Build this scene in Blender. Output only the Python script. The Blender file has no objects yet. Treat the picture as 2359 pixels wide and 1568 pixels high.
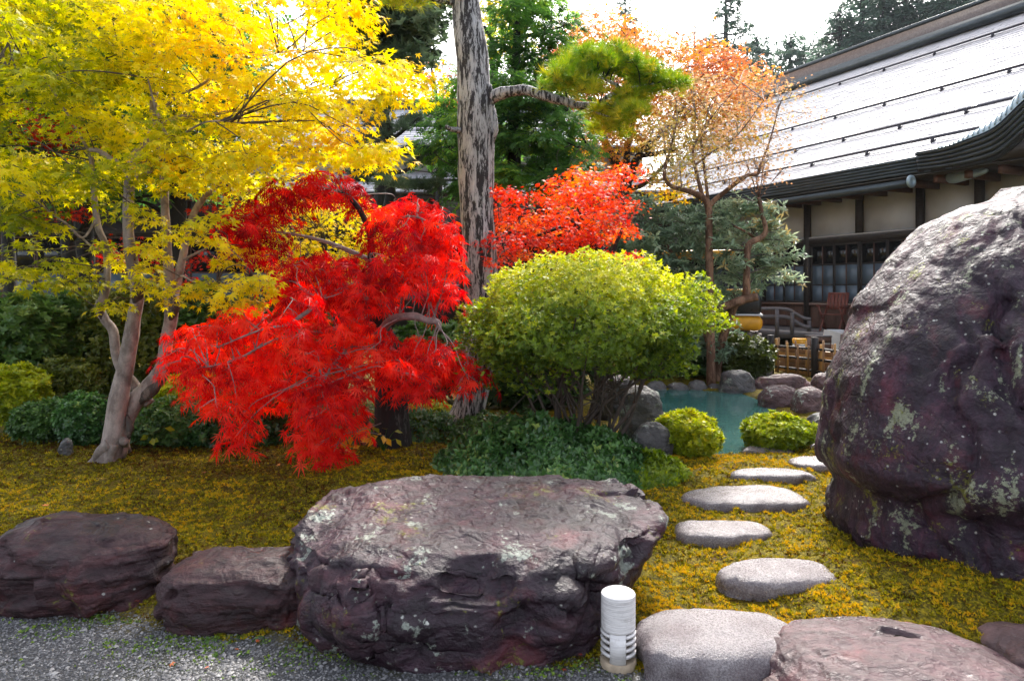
import bpy, math, random
import numpy as np
from mathutils import Vector
random.seed(3)
RG = np.random.default_rng(7)
S = bpy.context.scene
COL = S.collection
rad = math.radians
# ---------------------------------------------------------------- camera, sky, sun, exposure
F, CX, HZ, H = 1573.0, 1179.5, 668.0, 1.5      # focal length, centre and horizon in picture units; eye height in metres
cam = bpy.data.cameras.new('camera'); co = bpy.data.objects.new('camera', cam); COL.objects.link(co)
co.location = (0, 0, H); co.rotation_euler = (rad(90), 0, 0)
cam.sensor_width = 36; cam.lens = 36 * F / 2359; cam.shift_y = (HZ - 784) / 2359
cam.clip_start = .05; cam.clip_end = 3000
S.camera = co
SUN_AZ, SUN_EL = 16, 46
W = bpy.data.worlds.new('World'); S.world = W; W.use_nodes = True
wn = W.node_tree
bg = wn.nodes['Background']
sky = wn.nodes.new('ShaderNodeTexSky'); sky.sky_type = 'NISHITA'; sky.sun_disc = False
sky.sun_elevation = rad(SUN_EL); sky.sun_rotation = rad(SUN_AZ)
sky.air_density = 1.0; sky.dust_density = 4.0; sky.ozone_density = 1.0
hs = wn.nodes.new('ShaderNodeHueSaturation'); hs.inputs['Saturation'].default_value = .42
wn.links.new(sky.outputs[0], hs.inputs['Color']); wn.links.new(hs.outputs[0], bg.inputs[0])
bg.inputs[1].default_value = .15
sl = bpy.data.lights.new('sun', 'SUN'); sl.energy = 2.2; sl.angle = rad(7); sl.color = (1, .95, .88)
so = bpy.data.objects.new('sun', sl); COL.objects.link(so)
sd = Vector((math.sin(rad(SUN_AZ)) * math.cos(rad(SUN_EL)), math.cos(rad(SUN_AZ)) * math.cos(rad(SUN_EL)), math.sin(rad(SUN_EL))))
so.rotation_euler = sd.to_track_quat('Z', 'Y').to_euler()
S.view_settings.view_transform = 'Standard'; S.view_settings.look = 'None'
S.view_settings.gamma = 1; S.view_settings.use_curve_mapping = False
S.view_settings.exposure = 1.85
try:
    S.cycles.max_bounces = 8; S.cycles.transmission_bounces = 6; S.cycles.diffuse_bounces = 4
    S.cycles.sample_clamp_indirect = 6; S.cycles.use_denoising = True
except Exception: pass

# ---------------------------------------------------------------- small helpers
def P(px, py, Y): return np.array([(px - CX) / F * Y, Y, H - (py - HZ) / F * Y])
def tag(o, label=None, cat=None, group=None, kind=None):
    if label: o['label'] = label
    if cat: o['category'] = cat
    if group: o['group'] = group
    if kind: o['kind'] = kind
    return o
def thing(name, loc, label, cat, group=None, rz=0.0):
    o = bpy.data.objects.new(name, None); COL.objects.link(o)
    o.location = tuple(float(v) for v in loc); o.rotation_euler = (0, 0, rz); o.empty_display_size = .1
    return tag(o, label, cat, group)
def root_of(o):
    while o.parent: o = o.parent
    return o
def mesh_np(name, V, F_, tint=None, smooth=False):
    V = np.asarray(V, np.float32)
    if not isinstance(F_, list): F_ = [F_]
    F_ = [np.asarray(f, np.int32) for f in F_ if len(f)]
    me = bpy.data.meshes.new(name)
    me.vertices.add(len(V)); me.vertices.foreach_set('co', V.ravel())
    lv = np.concatenate([f.ravel() for f in F_]); me.loops.add(len(lv)); me.loops.foreach_set('vertex_index', lv)
    tot = np.concatenate([np.full(len(f), f.shape[1], np.int32) for f in F_])
    st = np.concatenate([[0], np.cumsum(tot)[:-1]]).astype(np.int32)
    me.polygons.add(len(tot)); me.polygons.foreach_set('loop_start', st); me.polygons.foreach_set('loop_total', tot)
    if smooth: me.polygons.foreach_set('use_smooth', np.ones(len(tot), bool))
    if tint is not None:
        a = me.attributes.new('tint', 'FLOAT', 'POINT'); a.data.foreach_set('value', np.asarray(tint, np.float32))
    me.update(calc_edges=True); me.validate(clean_customdata=False)
    return me
def mk(name, V, F_, mat, parent=None, tint=None, smooth=False, world=False, bevel=0):
    """world=True: V is in world space and the root of parent is an unrotated thing"""
    V = np.asarray(V, np.float64)
    if world and parent is not None: V = V - np.array(root_of(parent).location)
    me = mesh_np(name, V, F_, tint, smooth); me.materials.append(mat)
    o = bpy.data.objects.new(name, me); COL.objects.link(o)
    if parent is not None: o.parent = parent
    if bevel:
        b = o.modifiers.new('bevel', 'BEVEL'); b.width = bevel; b.segments = 2; b.limit_method = 'ANGLE'
    return o
def dup(o, loc=None, rz=None, parent=None):
    c = o.copy(); COL.objects.link(c)
    if loc is not None: c.location = loc
    if rz is not None: c.rotation_euler = (0, 0, rz)
    if parent is not None: c.parent = parent
    return c
def join(parts):
    Vs, Fs, n = [], {}, 0
    for V, F_ in parts:
        V = np.asarray(V, float)
        for f in (F_ if isinstance(F_, list) else [F_]):
            f = np.asarray(f)
            if len(f): Fs.setdefault(f.shape[1], []).append(f + n)
        Vs.append(V); n += len(V)
    return np.concatenate(Vs), [np.concatenate(v) for v in Fs.values()]
BOXF = np.array([[0, 3, 2, 1], [4, 5, 6, 7], [0, 1, 5, 4], [1, 2, 6, 5], [2, 3, 7, 6], [3, 0, 4, 7]])
def box(x0, x1, y0, y1, z0, z1):
    return np.array([[x0, y0, z0], [x1, y0, z0], [x1, y1, z0], [x0, y1, z0], [x0, y0, z1], [x1, y0, z1], [x1, y1, z1], [x0, y1, z1]], float), BOXF
def bar(a, b, w, h):
    """square bar from a to b; w across, h in the other direction"""
    a = np.array(a, float); b = np.array(b, float); d = (b - a) / np.linalg.norm(b - a)
    up = np.array([0, 0, 1.]) if abs(d[2]) < .9 else np.array([0, 1., 0])
    s = np.cross(d, up); s /= np.linalg.norm(s); u = np.cross(s, d)
    s = s * w / 2; u = u * h / 2
    return np.array([a - s - u, a + s - u, a + s + u, a - s + u, b - s - u, b + s - u, b + s + u, b - s + u]), BOXF[:, ::-1]
def spline(pts, n=4):
    p = np.asarray(pts, float)
    if len(p) < 3 or n < 2: return p
    e = np.vstack([2 * p[0] - p[1], p, 2 * p[-1] - p[-2]]); out = []
    for i in range(len(p) - 1):
        a, b, c, d = e[i], e[i + 1], e[i + 2], e[i + 3]
        for t in np.linspace(0, 1, n, endpoint=False):
            out.append(.5 * ((2 * b) + (c - a) * t + (2 * a - 5 * b + 4 * c - d) * t * t + (3 * b - a - 3 * c + d) * t ** 3))
    out.append(p[-1]); return np.array(out)
def tube(pts, r, seg=8, sub=4, rough=0.0, seed=0, cap=True):
    """tapered tube through pts (k,3); r scalar or (k,)"""
    p = np.asarray(pts, float); r = np.broadcast_to(np.asarray(r, float), (len(p),))
    q = spline(np.column_stack([p, r]), sub); p, r = q[:, :3], np.maximum(q[:, 3], 1e-4)
    t = np.gradient(p, axis=0); t /= np.linalg.norm(t, axis=1)[:, None] + 1e-12
    ref = np.array([.31, .9, .17]) if abs(t[0] @ np.array([.31, .9, .17])) < .9 else np.array([1., 0, 0])
    N = np.zeros_like(p); v = ref - (ref @ t[0]) * t[0]; N[0] = v / np.linalg.norm(v)
    for i in range(1, len(p)):
        v = N[i - 1] - (N[i - 1] @ t[i]) * t[i]; N[i] = v / (np.linalg.norm(v) + 1e-12)
    B = np.cross(t, N); a = np.arange(seg) * 2 * np.pi / seg
    rr = np.repeat(r[:, None], seg, 1)
    if rough:
        q = p[:, None, :] + (np.cos(a)[None, :, None] * N[:, None] + np.sin(a)[None, :, None] * B[:, None]) * rr[..., None]
        rr = rr * (1 + rough * fbm(q.reshape(-1, 3) * np.array([1, 1, .45]) / (r.max() * 1.1), 3, seed).reshape(rr.shape))
    V = p[:, None, :] + (np.cos(a)[None, :, None] * N[:, None] + np.sin(a)[None, :, None] * B[:, None]) * rr[..., None]
    V = V.reshape(-1, 3); k = len(p)
    i = np.arange(k - 1)[:, None] * seg; j = np.arange(seg)[None]; j2 = (j + 1) % seg
    Q = np.stack([i + j, i + j2, i + seg + j2, i + seg + j], -1).reshape(-1, 4)
    Fs = [Q]
    if cap:
        Fs += [np.arange(seg)[::-1][None], (np.arange(seg) + (k - 1) * seg)[None]]
    return V, Fs
def lathe(prof, seg=32, c=(0, 0, 0)):
    prof = np.asarray(prof, float); a = np.arange(seg) * 2 * np.pi / seg
    V = np.stack([prof[:, :1] * np.cos(a), prof[:, :1] * np.sin(a), np.repeat(prof[:, 1:], seg, 1)], -1).reshape(-1, 3) + np.array(c)
    k = len(prof); i = np.arange(k - 1)[:, None] * seg; j = np.arange(seg)[None]; j2 = (j + 1) % seg
    return V, [np.stack([i + j, i + j2, i + seg + j2, i + seg + j], -1).reshape(-1, 4)]
# vectorised noise
def _h(ix, iy, iz, seed):
    with np.errstate(over='ignore'):
        h = (ix.astype(np.int64) * 374761393 + iy.astype(np.int64) * 668265263 + iz.astype(np.int64) * 1274126177 + seed * 974711) & 0xffffffff
        h = ((h ^ (h >> 13)) * 1274126177) & 0xffffffff
        h = ((h ^ (h >> 16)) * 2246822519) & 0xffffffff
        return ((h ^ (h >> 15)) & 0xffffff) / float(0xffffff)
def vnoise(p, seed=0):
    p = np.asarray(p, float); i = np.floor(p).astype(np.int64); f = p - i; f = f * f * f * (f * (f * 6 - 15) + 10)
    r = 0
    for dx in (0, 1):
        for dy in (0, 1):
            for dz in (0, 1):
                w = (f[:, 0] if dx else 1 - f[:, 0]) * (f[:, 1] if dy else 1 - f[:, 1]) * (f[:, 2] if dz else 1 - f[:, 2])
                r = r + w * _h(i[:, 0] + dx, i[:, 1] + dy, i[:, 2] + dz, seed)
    return r * 2 - 1
def fbm(p, oct=4, seed=0):
    r = 0; a = 1.0; p = np.asarray(p, float); s = 0
    for o in range(oct):
        r = r + a * vnoise(p, seed + o * 17); s += a; a *= .5; p = p * 2.03 + 11.3
    return r / s * 1.6
def facets(p, scale, seed, sharp=22.0):
    """planar chips: nearest jittered cell, tilted plane inside it"""
    q = p * scale; i = np.floor(q).astype(np.int64); best = np.zeros(len(q)); val = np.zeros(len(q))
    for dx in (-1, 0, 1):
        for dy in (-1, 0, 1):
            for dz in (-1, 0, 1):
                c = i + np.array([dx, dy, dz])
                h = [_h(c[:, 0], c[:, 1], c[:, 2], seed + k) for k in range(6)]
                d = q - (c + np.stack(h[:3], -1)); dd = (d * d).sum(1)
                v = (d * (np.stack(h[3:], -1) - .5) * 1.7).sum(1) + (h[3] - .5) * .5
                w = np.exp(-sharp * dd); best += w; val += w * v
    return val / (best + 1e-12) / scale
def sstep(a, b, x):
    t = np.clip((x - a) / (b - a), 0, 1); return t * t * (3 - 2 * t)
def in_poly(pts, poly):
    x, y = pts[:, 0], pts[:, 1]; c = np.zeros(len(pts), bool); n = len(poly)
    for i in range(n):
        x1, y1 = poly[i]; x2, y2 = poly[(i + 1) % n]
        m = ((y1 > y) != (y2 > y)) & (x < (x2 - x1) * (y - y1) / ((y2 - y1) + 1e-12) + x1); c ^= m
    return c
def poly_dist(pts, poly):
    d = np.full(len(pts), 1e9); n = len(poly)
    for i in range(n):
        a = np.array(poly[i], float); b = np.array(poly[(i + 1) % n], float); ab = b - a
        t = np.clip(((pts - a) @ ab) / (ab @ ab), 0, 1); d = np.minimum(d, np.linalg.norm(pts - a - t[:, None] * ab, axis=1))
    return np.where(in_poly(pts, poly), -d, d)
def poly_pts(poly, n, mind=0, excl=()):
    poly = np.array(poly, float); lo, hi = poly.min(0), poly.max(0); out = []
    for _ in range(n * 80):
        q = lo + RG.random(2) * (hi - lo)
        if not in_poly(q[None], poly)[0]: continue
        if any((q[0] - e[0]) ** 2 + (q[1] - e[1]) ** 2 < e[2] ** 2 for e in excl): continue
        if mind and any((q[0] - o[0]) ** 2 + (q[1] - o[1]) ** 2 < mind * mind for o in out): continue
        out.append(q)
        if len(out) >= n: break
    return np.array(out).reshape(-1, 2)

# ---------------------------------------------------------------- materials
def nd(nt, typ, ins=None, **at):
    n = nt.nodes.new('ShaderNode' + typ)
    for k, v in at.items(): setattr(n, k, v)
    for k, v in (ins or {}).items():
        if hasattr(v, 'is_linked') or hasattr(v, 'links'): nt.links.new(v, n.inputs[k])
        else: n.inputs[k].default_value = v
    return n
def newmat(name):
    m = bpy.data.materials.new(name); m.use_nodes = True; nt = m.node_tree
    return m, nt, nt.nodes['Principled BSDF']
def c4(c): return (c[0], c[1], c[2], 1)
def ramp(nt, fac, stops, interp='LINEAR'):
    r = nd(nt, 'ValToRGB', {'Fac': fac}); e = r.color_ramp; e.interpolation = interp
    while len(e.elements) < len(stops): e.elements.new(.5)
    for el, (p, c) in zip(e.elements, stops):
        el.position = p; el.color = c4(c) if hasattr(c, '__len__') else (c, c, c, 1)
    return r.outputs[0]
def coords(nt, scale=(1, 1, 1), kind='Object'):
    t = nd(nt, 'TexCoord'); m = nd(nt, 'Mapping', {'Vector': t.outputs[kind], 'Scale': scale}); return m.outputs[0]
def noise(nt, v, scale, detail=6, rough=.6, out=0, dist=0):
    return nd(nt, 'TexNoise', {'Vector': v, 'Scale': scale, 'Detail': detail, 'Roughness': rough, 'Distortion': dist}).outputs[out]
def mixc(nt, fac, a, b, mode='MIX'):
    n = nd(nt, 'MixRGB', {'Fac': fac}, blend_type=mode)
    for k, v in (('Color1', a), ('Color2', b)):
        if hasattr(v, 'links'): nt.links.new(v, n.inputs[k])
        else: n.inputs[k].default_value = c4(v)
    return n.outputs[0]
def math_(nt, op, a, b=0.0):
    n = nd(nt, 'Math', operation=op)
    for k, v in ((0, a), (1, b)):
        if hasattr(v, 'links'): nt.links.new(v, n.inputs[k])
        else: n.inputs[k].default_value = v
    return n.outputs[0]
def bump(nt, bs, h, strength=.5, dist=.02):
    b = nd(nt, 'Bump', {'Height': h, 'Strength': strength, 'Distance': dist}); nt.links.new(b.outputs[0], bs.inputs['Normal']); return b
def leaf_mat(name, stops, trans=.45, rough=.42, tsat=1.25, tval=1.3, spec=.4):
    m, nt, bs = newmat(name)
    a = nd(nt, 'Attribute', attribute_name='tint').outputs['Fac']
    c = ramp(nt, a, stops)
    nt.links.new(c, bs.inputs['Base Color']); bs.inputs['Roughness'].default_value = rough
    bs.inputs['Specular IOR Level'].default_value = spec
    h = nd(nt, 'HueSaturation', {'Color': c, 'Saturation': tsat, 'Value': tval})
    t = nd(nt, 'BsdfTranslucent', {'Color': h.outputs[0]})
    mx = nd(nt, 'MixShader', {'Fac': trans})
    nt.links.new(bs.outputs[0], mx.inputs[1]); nt.links.new(t.outputs[0], mx.inputs[2])
    nt.links.new(mx.outputs[0], nt.nodes['Material Output'].inputs['Surface'])
    return m
def plain(name, c, rough=.6, var=.25, scale=8, stretch=(1, 1, 1), bstr=.2, metal=0, spec=.4, bdist=.01, c2=None):
    m, nt, bs = newmat(name); v = coords(nt, stretch)
    n = noise(nt, v, scale, 8)
    d = c2 or tuple(x * (1 - var) for x in c); l = tuple(min(1, x * (1 + var)) for x in c)
    nt.links.new(ramp(nt, n, [(.3, d), (.7, l)]), bs.inputs['Base Color'])
    r = ramp(nt, noise(nt, v, scale * 2.3, 4), [(.3, max(.03, rough - .12)), (.7, min(1, rough + .12))]); nt.links.new(r, bs.inputs['Roughness'])
    bs.inputs['Metallic'].default_value = metal; bs.inputs['Specular IOR Level'].default_value = spec
    if bstr: bump(nt, bs, noise(nt, v, scale * 5, 6), bstr, bdist)
    return m
def rock_mat(name, dark, mid, light, lichen=.5, moss=.3, wet=.3, sc=1.0, lichen_c=(.30, .33, .28), speck=.5, streak=(1, 1, 2.6), spec=.42, cracks=.5, vert=False):
    m, nt, bs = newmat(name); v = coords(nt); vs = coords(nt, streak)
    n1 = noise(nt, vs, 2.2 * sc, 9, .68, dist=.6); n2 = noise(nt, vs, 9 * sc, 8, .65)
    base = ramp(nt, n1, [(.30, dark), (.5, mid), (.72, light)])
    base = mixc(nt, ramp(nt, n2, [(.35, 0), (.7, .75)]), base, dark)
    red = ramp(nt, noise(nt, v, 3.1 * sc, 5, .6), [(.54, 0), (.68, .5)])
    base = mixc(nt, red, base, (light[0] * 1.15, light[1] * .45, light[2] * .48))
    fine = noise(nt, v, 70 * sc, 5, .7)
    base = mixc(nt, .5, base, ramp(nt, fine, [(.3, .45), (.75, 1.0)]), 'MULTIPLY')
    if lichen:
        a = noise(nt, vs if vert else v, (3.2 if vert else 4.5) * sc, 3, .5); b = noise(nt, v, 26 * sc, 7, .75)
        lm = ramp(nt, math_(nt, 'ADD', math_(nt, 'MULTIPLY', a, .62), math_(nt, 'MULTIPLY', b, .5)), [(.645 - .05 * lichen, 0), (.67 - .05 * lichen, .9)])
        base = mixc(nt, lm, base, ramp(nt, noise(nt, v, 60 * sc, 3), [(.3, tuple(x * .6 for x in lichen_c)), (.7, lichen_c)]))
    if speck:
        vo = nd(nt, 'TexVoronoi', {'Vector': v, 'Scale': 17 * sc, 'Randomness': 1.0})
        sp = ramp(nt, vo.outputs['Distance'], [(.12, 1), (.2, 0)])
        keep = ramp(nt, nd(nt, 'SeparateXYZ', {0: vo.outputs['Color']}).outputs[0], [(1 - .4 * speck, 0), (1 - .4 * speck + .02, .8)])
        base = mixc(nt, math_(nt, 'MULTIPLY', math_(nt, 'MULTIPLY', sp, keep), ramp(nt, b if lichen else fine, [(.4, 0), (.55, 1)])), base, (.5, .5, .46))
    if moss:
        mm = ramp(nt, math_(nt, 'ADD', math_(nt, 'MULTIPLY', noise(nt, v, 3.3 * sc, 4, .6), .6), math_(nt, 'MULTIPLY', noise(nt, v, 34 * sc, 6, .7), .45)), [(.63 - .06 * moss, 0), (.67 - .06 * moss, .85)])
        base = mixc(nt, mm, base, ramp(nt, fine, [(.3, (.05, .06, .008)), (.7, (.22, .21, .02))]))
    wob = mixc(nt, .08, v, nd(nt, 'TexNoise', {'Vector': v, 'Scale': 7 * sc, 'Detail': 4}).outputs[1], 'ADD')
    vc = nd(nt, 'TexVoronoi', {'Vector': wob, 'Scale': 8.5 * sc}); vd = nd(nt, 'TexVoronoi', {'Vector': wob, 'Scale': 26 * sc})
    cell = ramp(nt, nd(nt, 'SeparateXYZ', {0: vc.outputs['Color']}).outputs[0], [(0, .72), (1, 1.25)])
    base = mixc(nt, .8, base, cell, 'MULTIPLY')
    edge = nd(nt, 'TexVoronoi', {'Vector': wob, 'Scale': 4.2 * sc}, feature='DISTANCE_TO_EDGE').outputs['Distance']
    crack = ramp(nt, edge, [(0, 0), (.05, 1)])
    base = mixc(nt, math_(nt, 'MULTIPLY', ramp(nt, noise(nt, v, 2.7 * sc, 3), [(.48, 0), (.6, 1)]), cracks), base, ramp(nt, edge, [(0, .25), (.03, 1)]), 'MULTIPLY')
    rid = nd(nt, 'TexNoise', {'Vector': vs, 'Scale': 6 * sc, 'Detail': 8, 'Roughness': .6}, noise_type='RIDGED_MULTIFRACTAL').outputs[0]
    nt.links.new(base, bs.inputs['Base Color'])
    nt.links.new(ramp(nt, math_(nt, 'ADD', math_(nt, 'MULTIPLY', n1, .6), math_(nt, 'MULTIPLY', n2, .4)), [(.36, wet), (.6, min(.95, wet + .38))]), bs.inputs['Roughness'])
    bs.inputs['Specular IOR Level'].default_value = spec
    hgt = math_(nt, 'ADD', math_(nt, 'MULTIPLY', n2, .8), math_(nt, 'MULTIPLY', fine, .35))
    hgt = math_(nt, 'ADD', hgt, math_(nt, 'MULTIPLY', vc.outputs['Distance'], .7)); hgt = math_(nt, 'ADD', hgt, math_(nt, 'MULTIPLY', vd.outputs['Distance'], .38))
    hgt = math_(nt, 'ADD', hgt, math_(nt, 'MULTIPLY', crack, .35 * cracks)); hgt = math_(nt, 'ADD', hgt, math_(nt, 'MULTIPLY', rid, .25))
    bump(nt, bs, hgt, .85, .026 / sc)
    return m
M = {}
M['rock'] = rock_mat('purple_rock', (.010, .005, .009), (.042, .018, .031), (.13, .048, .060), -.25, .28, .25, 1.25)
M['rock_red'] = rock_mat('red_rock', (.013, .005, .007), (.050, .018, .023), (.13, .046, .048), 0, .05, .33, 1.2, speck=.25, streak=(1, 1, 5))
M['boulder'] = rock_mat('boulder_rock', (.009, .005, .010), (.036, .016, .032), (.12, .042, .068), -.12, .3, .36, 1.5, (.25, .27, .18), 1.0, streak=(1.7, 1.7, .5), spec=.35, vert=True)
M['wet_rock'] = rock_mat('wet_pink_rock', (.035, .015, .02), (.10, .046, .055), (.19, .09, .10), .0, .0, .13, 1.3, speck=.1, streak=(1, 3, 3), cracks=0, spec=.6)
M['grey_rock'] = rock_mat('grey_rock', (.04, .038, .04), (.11, .1, .1), (.22, .2, .19), .4, .3, .35, 1.0, speck=.4)
M['pink_rock'] = rock_mat('pond_rock', (.04, .022, .026), (.13, .07, .07), (.24, .14, .13), .15, .3, .4, .9, speck=.2)
def step_mat():
    m, nt, bs = newmat('stepping_stone'); v = coords(nt)
    f = noise(nt, v, 130, 5, .75); g = noise(nt, v, 5, 6, .6)
    b = ramp(nt, f, [(.3, (.06, .048, .052)), (.5, (.19, .165, .172)), (.75, (.37, .335, .34))])
    b = mixc(nt, ramp(nt, g, [(.42, .0), (.62, .75)]), b, (.085, .060, .068))
    nt.links.new(b, bs.inputs['Base Color'])
    nt.links.new(ramp(nt, f, [(.35, .16), (.7, .42)]), bs.inputs['Roughness'])
    bump(nt, bs, math_(nt, 'ADD', f, math_(nt, 'MULTIPLY', noise(nt, v, 40, 4), .6)), .7, .008)
    return m
M['step'] = step_mat()
def bark(name, dark, pale, amount, sc=1.0, st=(1, 1, .26), bs_=.9, bd=.02, third=None):
    m, nt, bs = newmat(name); v = coords(nt, st)
    a = noise(nt, v, 9 * sc, 7, .72, dist=.4); b = noise(nt, v, 40 * sc, 6, .7)
    k = math_(nt, 'ADD', math_(nt, 'MULTIPLY', a, .7), math_(nt, 'MULTIPLY', b, .3))
    base = ramp(nt, k, [(.635 - .3 * amount, dark), (.66 - .3 * amount, tuple(x * .62 for x in pale)), (.76 - .25 * amount, pale)])
    if third: base = mixc(nt, ramp(nt, noise(nt, coords(nt), 3.5, 5, .65), [(.5, 0), (.62, .75)]), base, third)
    nt.links.new(base, bs.inputs['Base Color']); bs.inputs['Roughness'].default_value = .75
    bump(nt, bs, math_(nt, 'ADD', k, math_(nt, 'MULTIPLY', b, .4)), bs_, bd)
    return m
M['pine_bark'] = bark('pine_bark', (.016, .012, .014), (.50, .48, .49), .50, 2.5, (1, 1, .17))
M['dark_bark'] = bark('dark_bark', (.012, .010, .010), (.10, .095, .09), .2, 1.0)
M['maple_bark'] = bark('maple_bark', (.16, .12, .105), (.36, .29, .255), .65, .8, (1, 1, .5), .35, .01, (.10, .075, .06))
M['twig'] = plain('twig_bark', (.075, .055, .045), .8, .4, 20)
M['grey_twig'] = plain('grey_twig', (.22, .18, .17), .7, .4, 20)
M['red_bark'] = bark('red_bark', (.09, .04, .02), (.28, .15, .09), .5, 1.0, (1, 1, .35), .6, .012)
def ground_mat():
    m, nt, bs = newmat('soil'); v = coords(nt)
    z = nd(nt, 'Attribute', attribute_name='tint').outputs['Fac']
    n = noise(nt, v, 5, 8, .7); f = noise(nt, v, 110, 4, .7)
    fm = math_(nt, 'ADD', math_(nt, 'MULTIPLY', noise(nt, v, 75, 4, .6), .65), math_(nt, 'MULTIPLY', noise(nt, v, 9, 4, .6), .35))
    soil = ramp(nt, fm, [(.36, (.014, .010, .003)), (.47, (.075, .060, .006)), (.56, (.18, .14, .006)), (.66, (.33, .235, .008))])
    soil = mixc(nt, ramp(nt, n, [(.52, 0), (.68, .7)]), soil, (.085, .032, .007))
    grav = ramp(nt, f, [(.3, (.035, .034, .036)), (.55, (.10, .098, .10)), (.75, (.2, .195, .19))])
    grav = mixc(nt, ramp(nt, noise(nt, v, 3, 5, .7), [(.5, 0), (.66, .6)]), grav, (.035, .04, .012))
    base = mixc(nt, z, soil, grav)
    nt.links.new(base, bs.inputs['Base Color']); bs.inputs['Roughness'].default_value = .8
    bs.inputs['Specular IOR Level'].default_value = .12; bump(nt, bs, math_(nt, 'ADD', fm, f), .8, .014)
    return m
M['ground'] = ground_mat()
def tint_mat(name, stops, rough=.6, spec=.3, bscale=0):
    m, nt, bs = newmat(name); a = nd(nt, 'Attribute', attribute_name='tint').outputs['Fac']
    nt.links.new(ramp(nt, a, stops), bs.inputs['Base Color']); bs.inputs['Roughness'].default_value = rough
    bs.inputs['Specular IOR Level'].default_value = spec
    if bscale: bump(nt, bs, noise(nt, coords(nt), bscale, 4), .4, .004)
    return m
M['pebble'] = tint_mat('pebble', [(0, (.035, .035, .04)), (.5, (.14, .138, .145)), (.85, (.30, .29, .285)), (1, (.5, .49, .46))], .5)
M['moss'] = leaf_mat('moss_tuft', [(0, (.022, .012, .003)), (.2, (.12, .036, .006)), (.4, (.10, .085, .006)), (.62, (.23, .215, .008)), (.82, (.44, .34, .010)), (1, (.62, .36, .012))], .3, .6, 1.1, 1.2, .15)
# foliage
M['yellow'] = leaf_mat('yellow_maple_leaf', [(0, (.17, .22, .006)), (.25, (.46, .46, .008)), (.5, (.76, .65, .010)), (.8, (.92, .76, .012)), (1, (.90, .56, .010))], .55, .45, 1.1, 1.15, .3)
M['lace'] = leaf_mat('lace_maple_leaf', [(0, (.25, .003, .012)), (.4, (.66, .010, .010)), (.75, (.90, .022, .012)), (1, (.92, .08, .04))], .62, .45, 1.1, 1.3, .25)
M['orangered'] = leaf_mat('orange_red_maple_leaf', [(0, (.50, .02, .02)), (.5, (.85, .06, .015)), (.85, (.88, .17, .02)), (1, (.88, .32, .05))], .55, .45, 1.1, 1.25, .3)
M['orange'] = leaf_mat('pale_orange_leaf', [(0, (.16, .18, .02)), (.3, (.42, .32, .03)), (.6, (.60, .27, .07)), (1, (.64, .23, .12))], .5, .5, 1.1, 1.2, .25)
M['pinkish'] = leaf_mat('pinkish_leaf', [(0, (.2, .2, .04)), (.4, (.40, .28, .09)), (1, (.48, .25, .13))], .5, .5, 1.0, 1.2, .25)
M['fir'] = leaf_mat('fir_needle', [(0, (.025, .07, .022)), (.5, (.11, .24, .055)), (.8, (.22, .38, .06)), (1, (.42, .46, .06))], .6, .5, 1.1, 1.3, .3)
M['darkpine'] = leaf_mat('dark_pine_needle', [(0, (.03, .05, .03)), (.6, (.11, .165, .085)), (1, (.26, .31, .17))], .45, .5, 1, 1.2, .3)
M['pine'] = leaf_mat('pine_needle', [(0, (.05, .14, .01)), (.45, (.17, .31, .015)), (.8, (.42, .43, .02)), (1, (.58, .47, .03))], .4, .45, 1.1, 1.25, .3)
M['azalea'] = leaf_mat('azalea_leaf', [(0, (.05, .10, .01)), (.4, (.17, .25, .02)), (.7, (.42, .45, .03)), (1, (.68, .62, .07))], .42, .48, 1.1, 1.25, .4)
M['rhodo'] = leaf_mat('rhododendron_leaf', [(0, (.08, .13, .08)), (.5, (.19, .28, .17)), (.85, (.38, .46, .30)), (1, (.42, .30, .09))], .35, .36, 1, 1.3, .5)
M['darkgreen'] = leaf_mat('dark_green_leaf', [(0, (.014, .04, .007)), (.5, (.055, .125, .022)), (.85, (.13, .23, .045)), (1, (.25, .33, .08))], .3, .45, 1.1, 1.3, .5)
M['bluegreen'] = leaf_mat('blue_green_leaf', [(0, (.012, .038, .010)), (.5, (.05, .13, .03)), (.85, (.12, .25, .06)), (1, (.34, .42, .10))], .25, .35, 1.1, 1.3, .5)
M['olive'] = leaf_mat('olive_leaf', [(0, (.03, .045, .006)), (.5, (.08, .105, .012)), (1, (.22, .22, .03))], .3, .4, 1.1, 1.3, .4)
M['brightgreen'] = leaf_mat('bright_green_leaf', [(0, (.08, .14, .008)), (.5, (.26, .33, .012)), (.85, (.50, .50, .015)), (1, (.68, .54, .02))], .4, .4, 1.1, 1.3, .4)
M['far'] = leaf_mat('far_conifer', [(0, (.03, .06, .045)), (.5, (.08, .14, .10)), (1, (.15, .22, .14))], .4, .6, 1, 1.2, .2)
M['hosta'] = leaf_mat('hosta_leaf', [(0, (.10, .18, .02)), (.4, (.38, .40, .02)), (.7, (.75, .50, .02)), (1, (.80, .38, .03))], .4, .35, 1.1, 1.2, .45)
M['fallen'] = leaf_mat('fallen_leaf', [(0, (.22, .02, .02)), (.4, (.50, .10, .03)), (.75, (.60, .22, .08)), (1, (.75, .48, .08))], .2, .5, 1, 1.1, .35)
M['weed'] = leaf_mat('weed_leaf', [(0, (.06, .14, .015)), (1, (.24, .34, .04))], .35, .4, 1.1, 1.3, .4)
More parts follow.
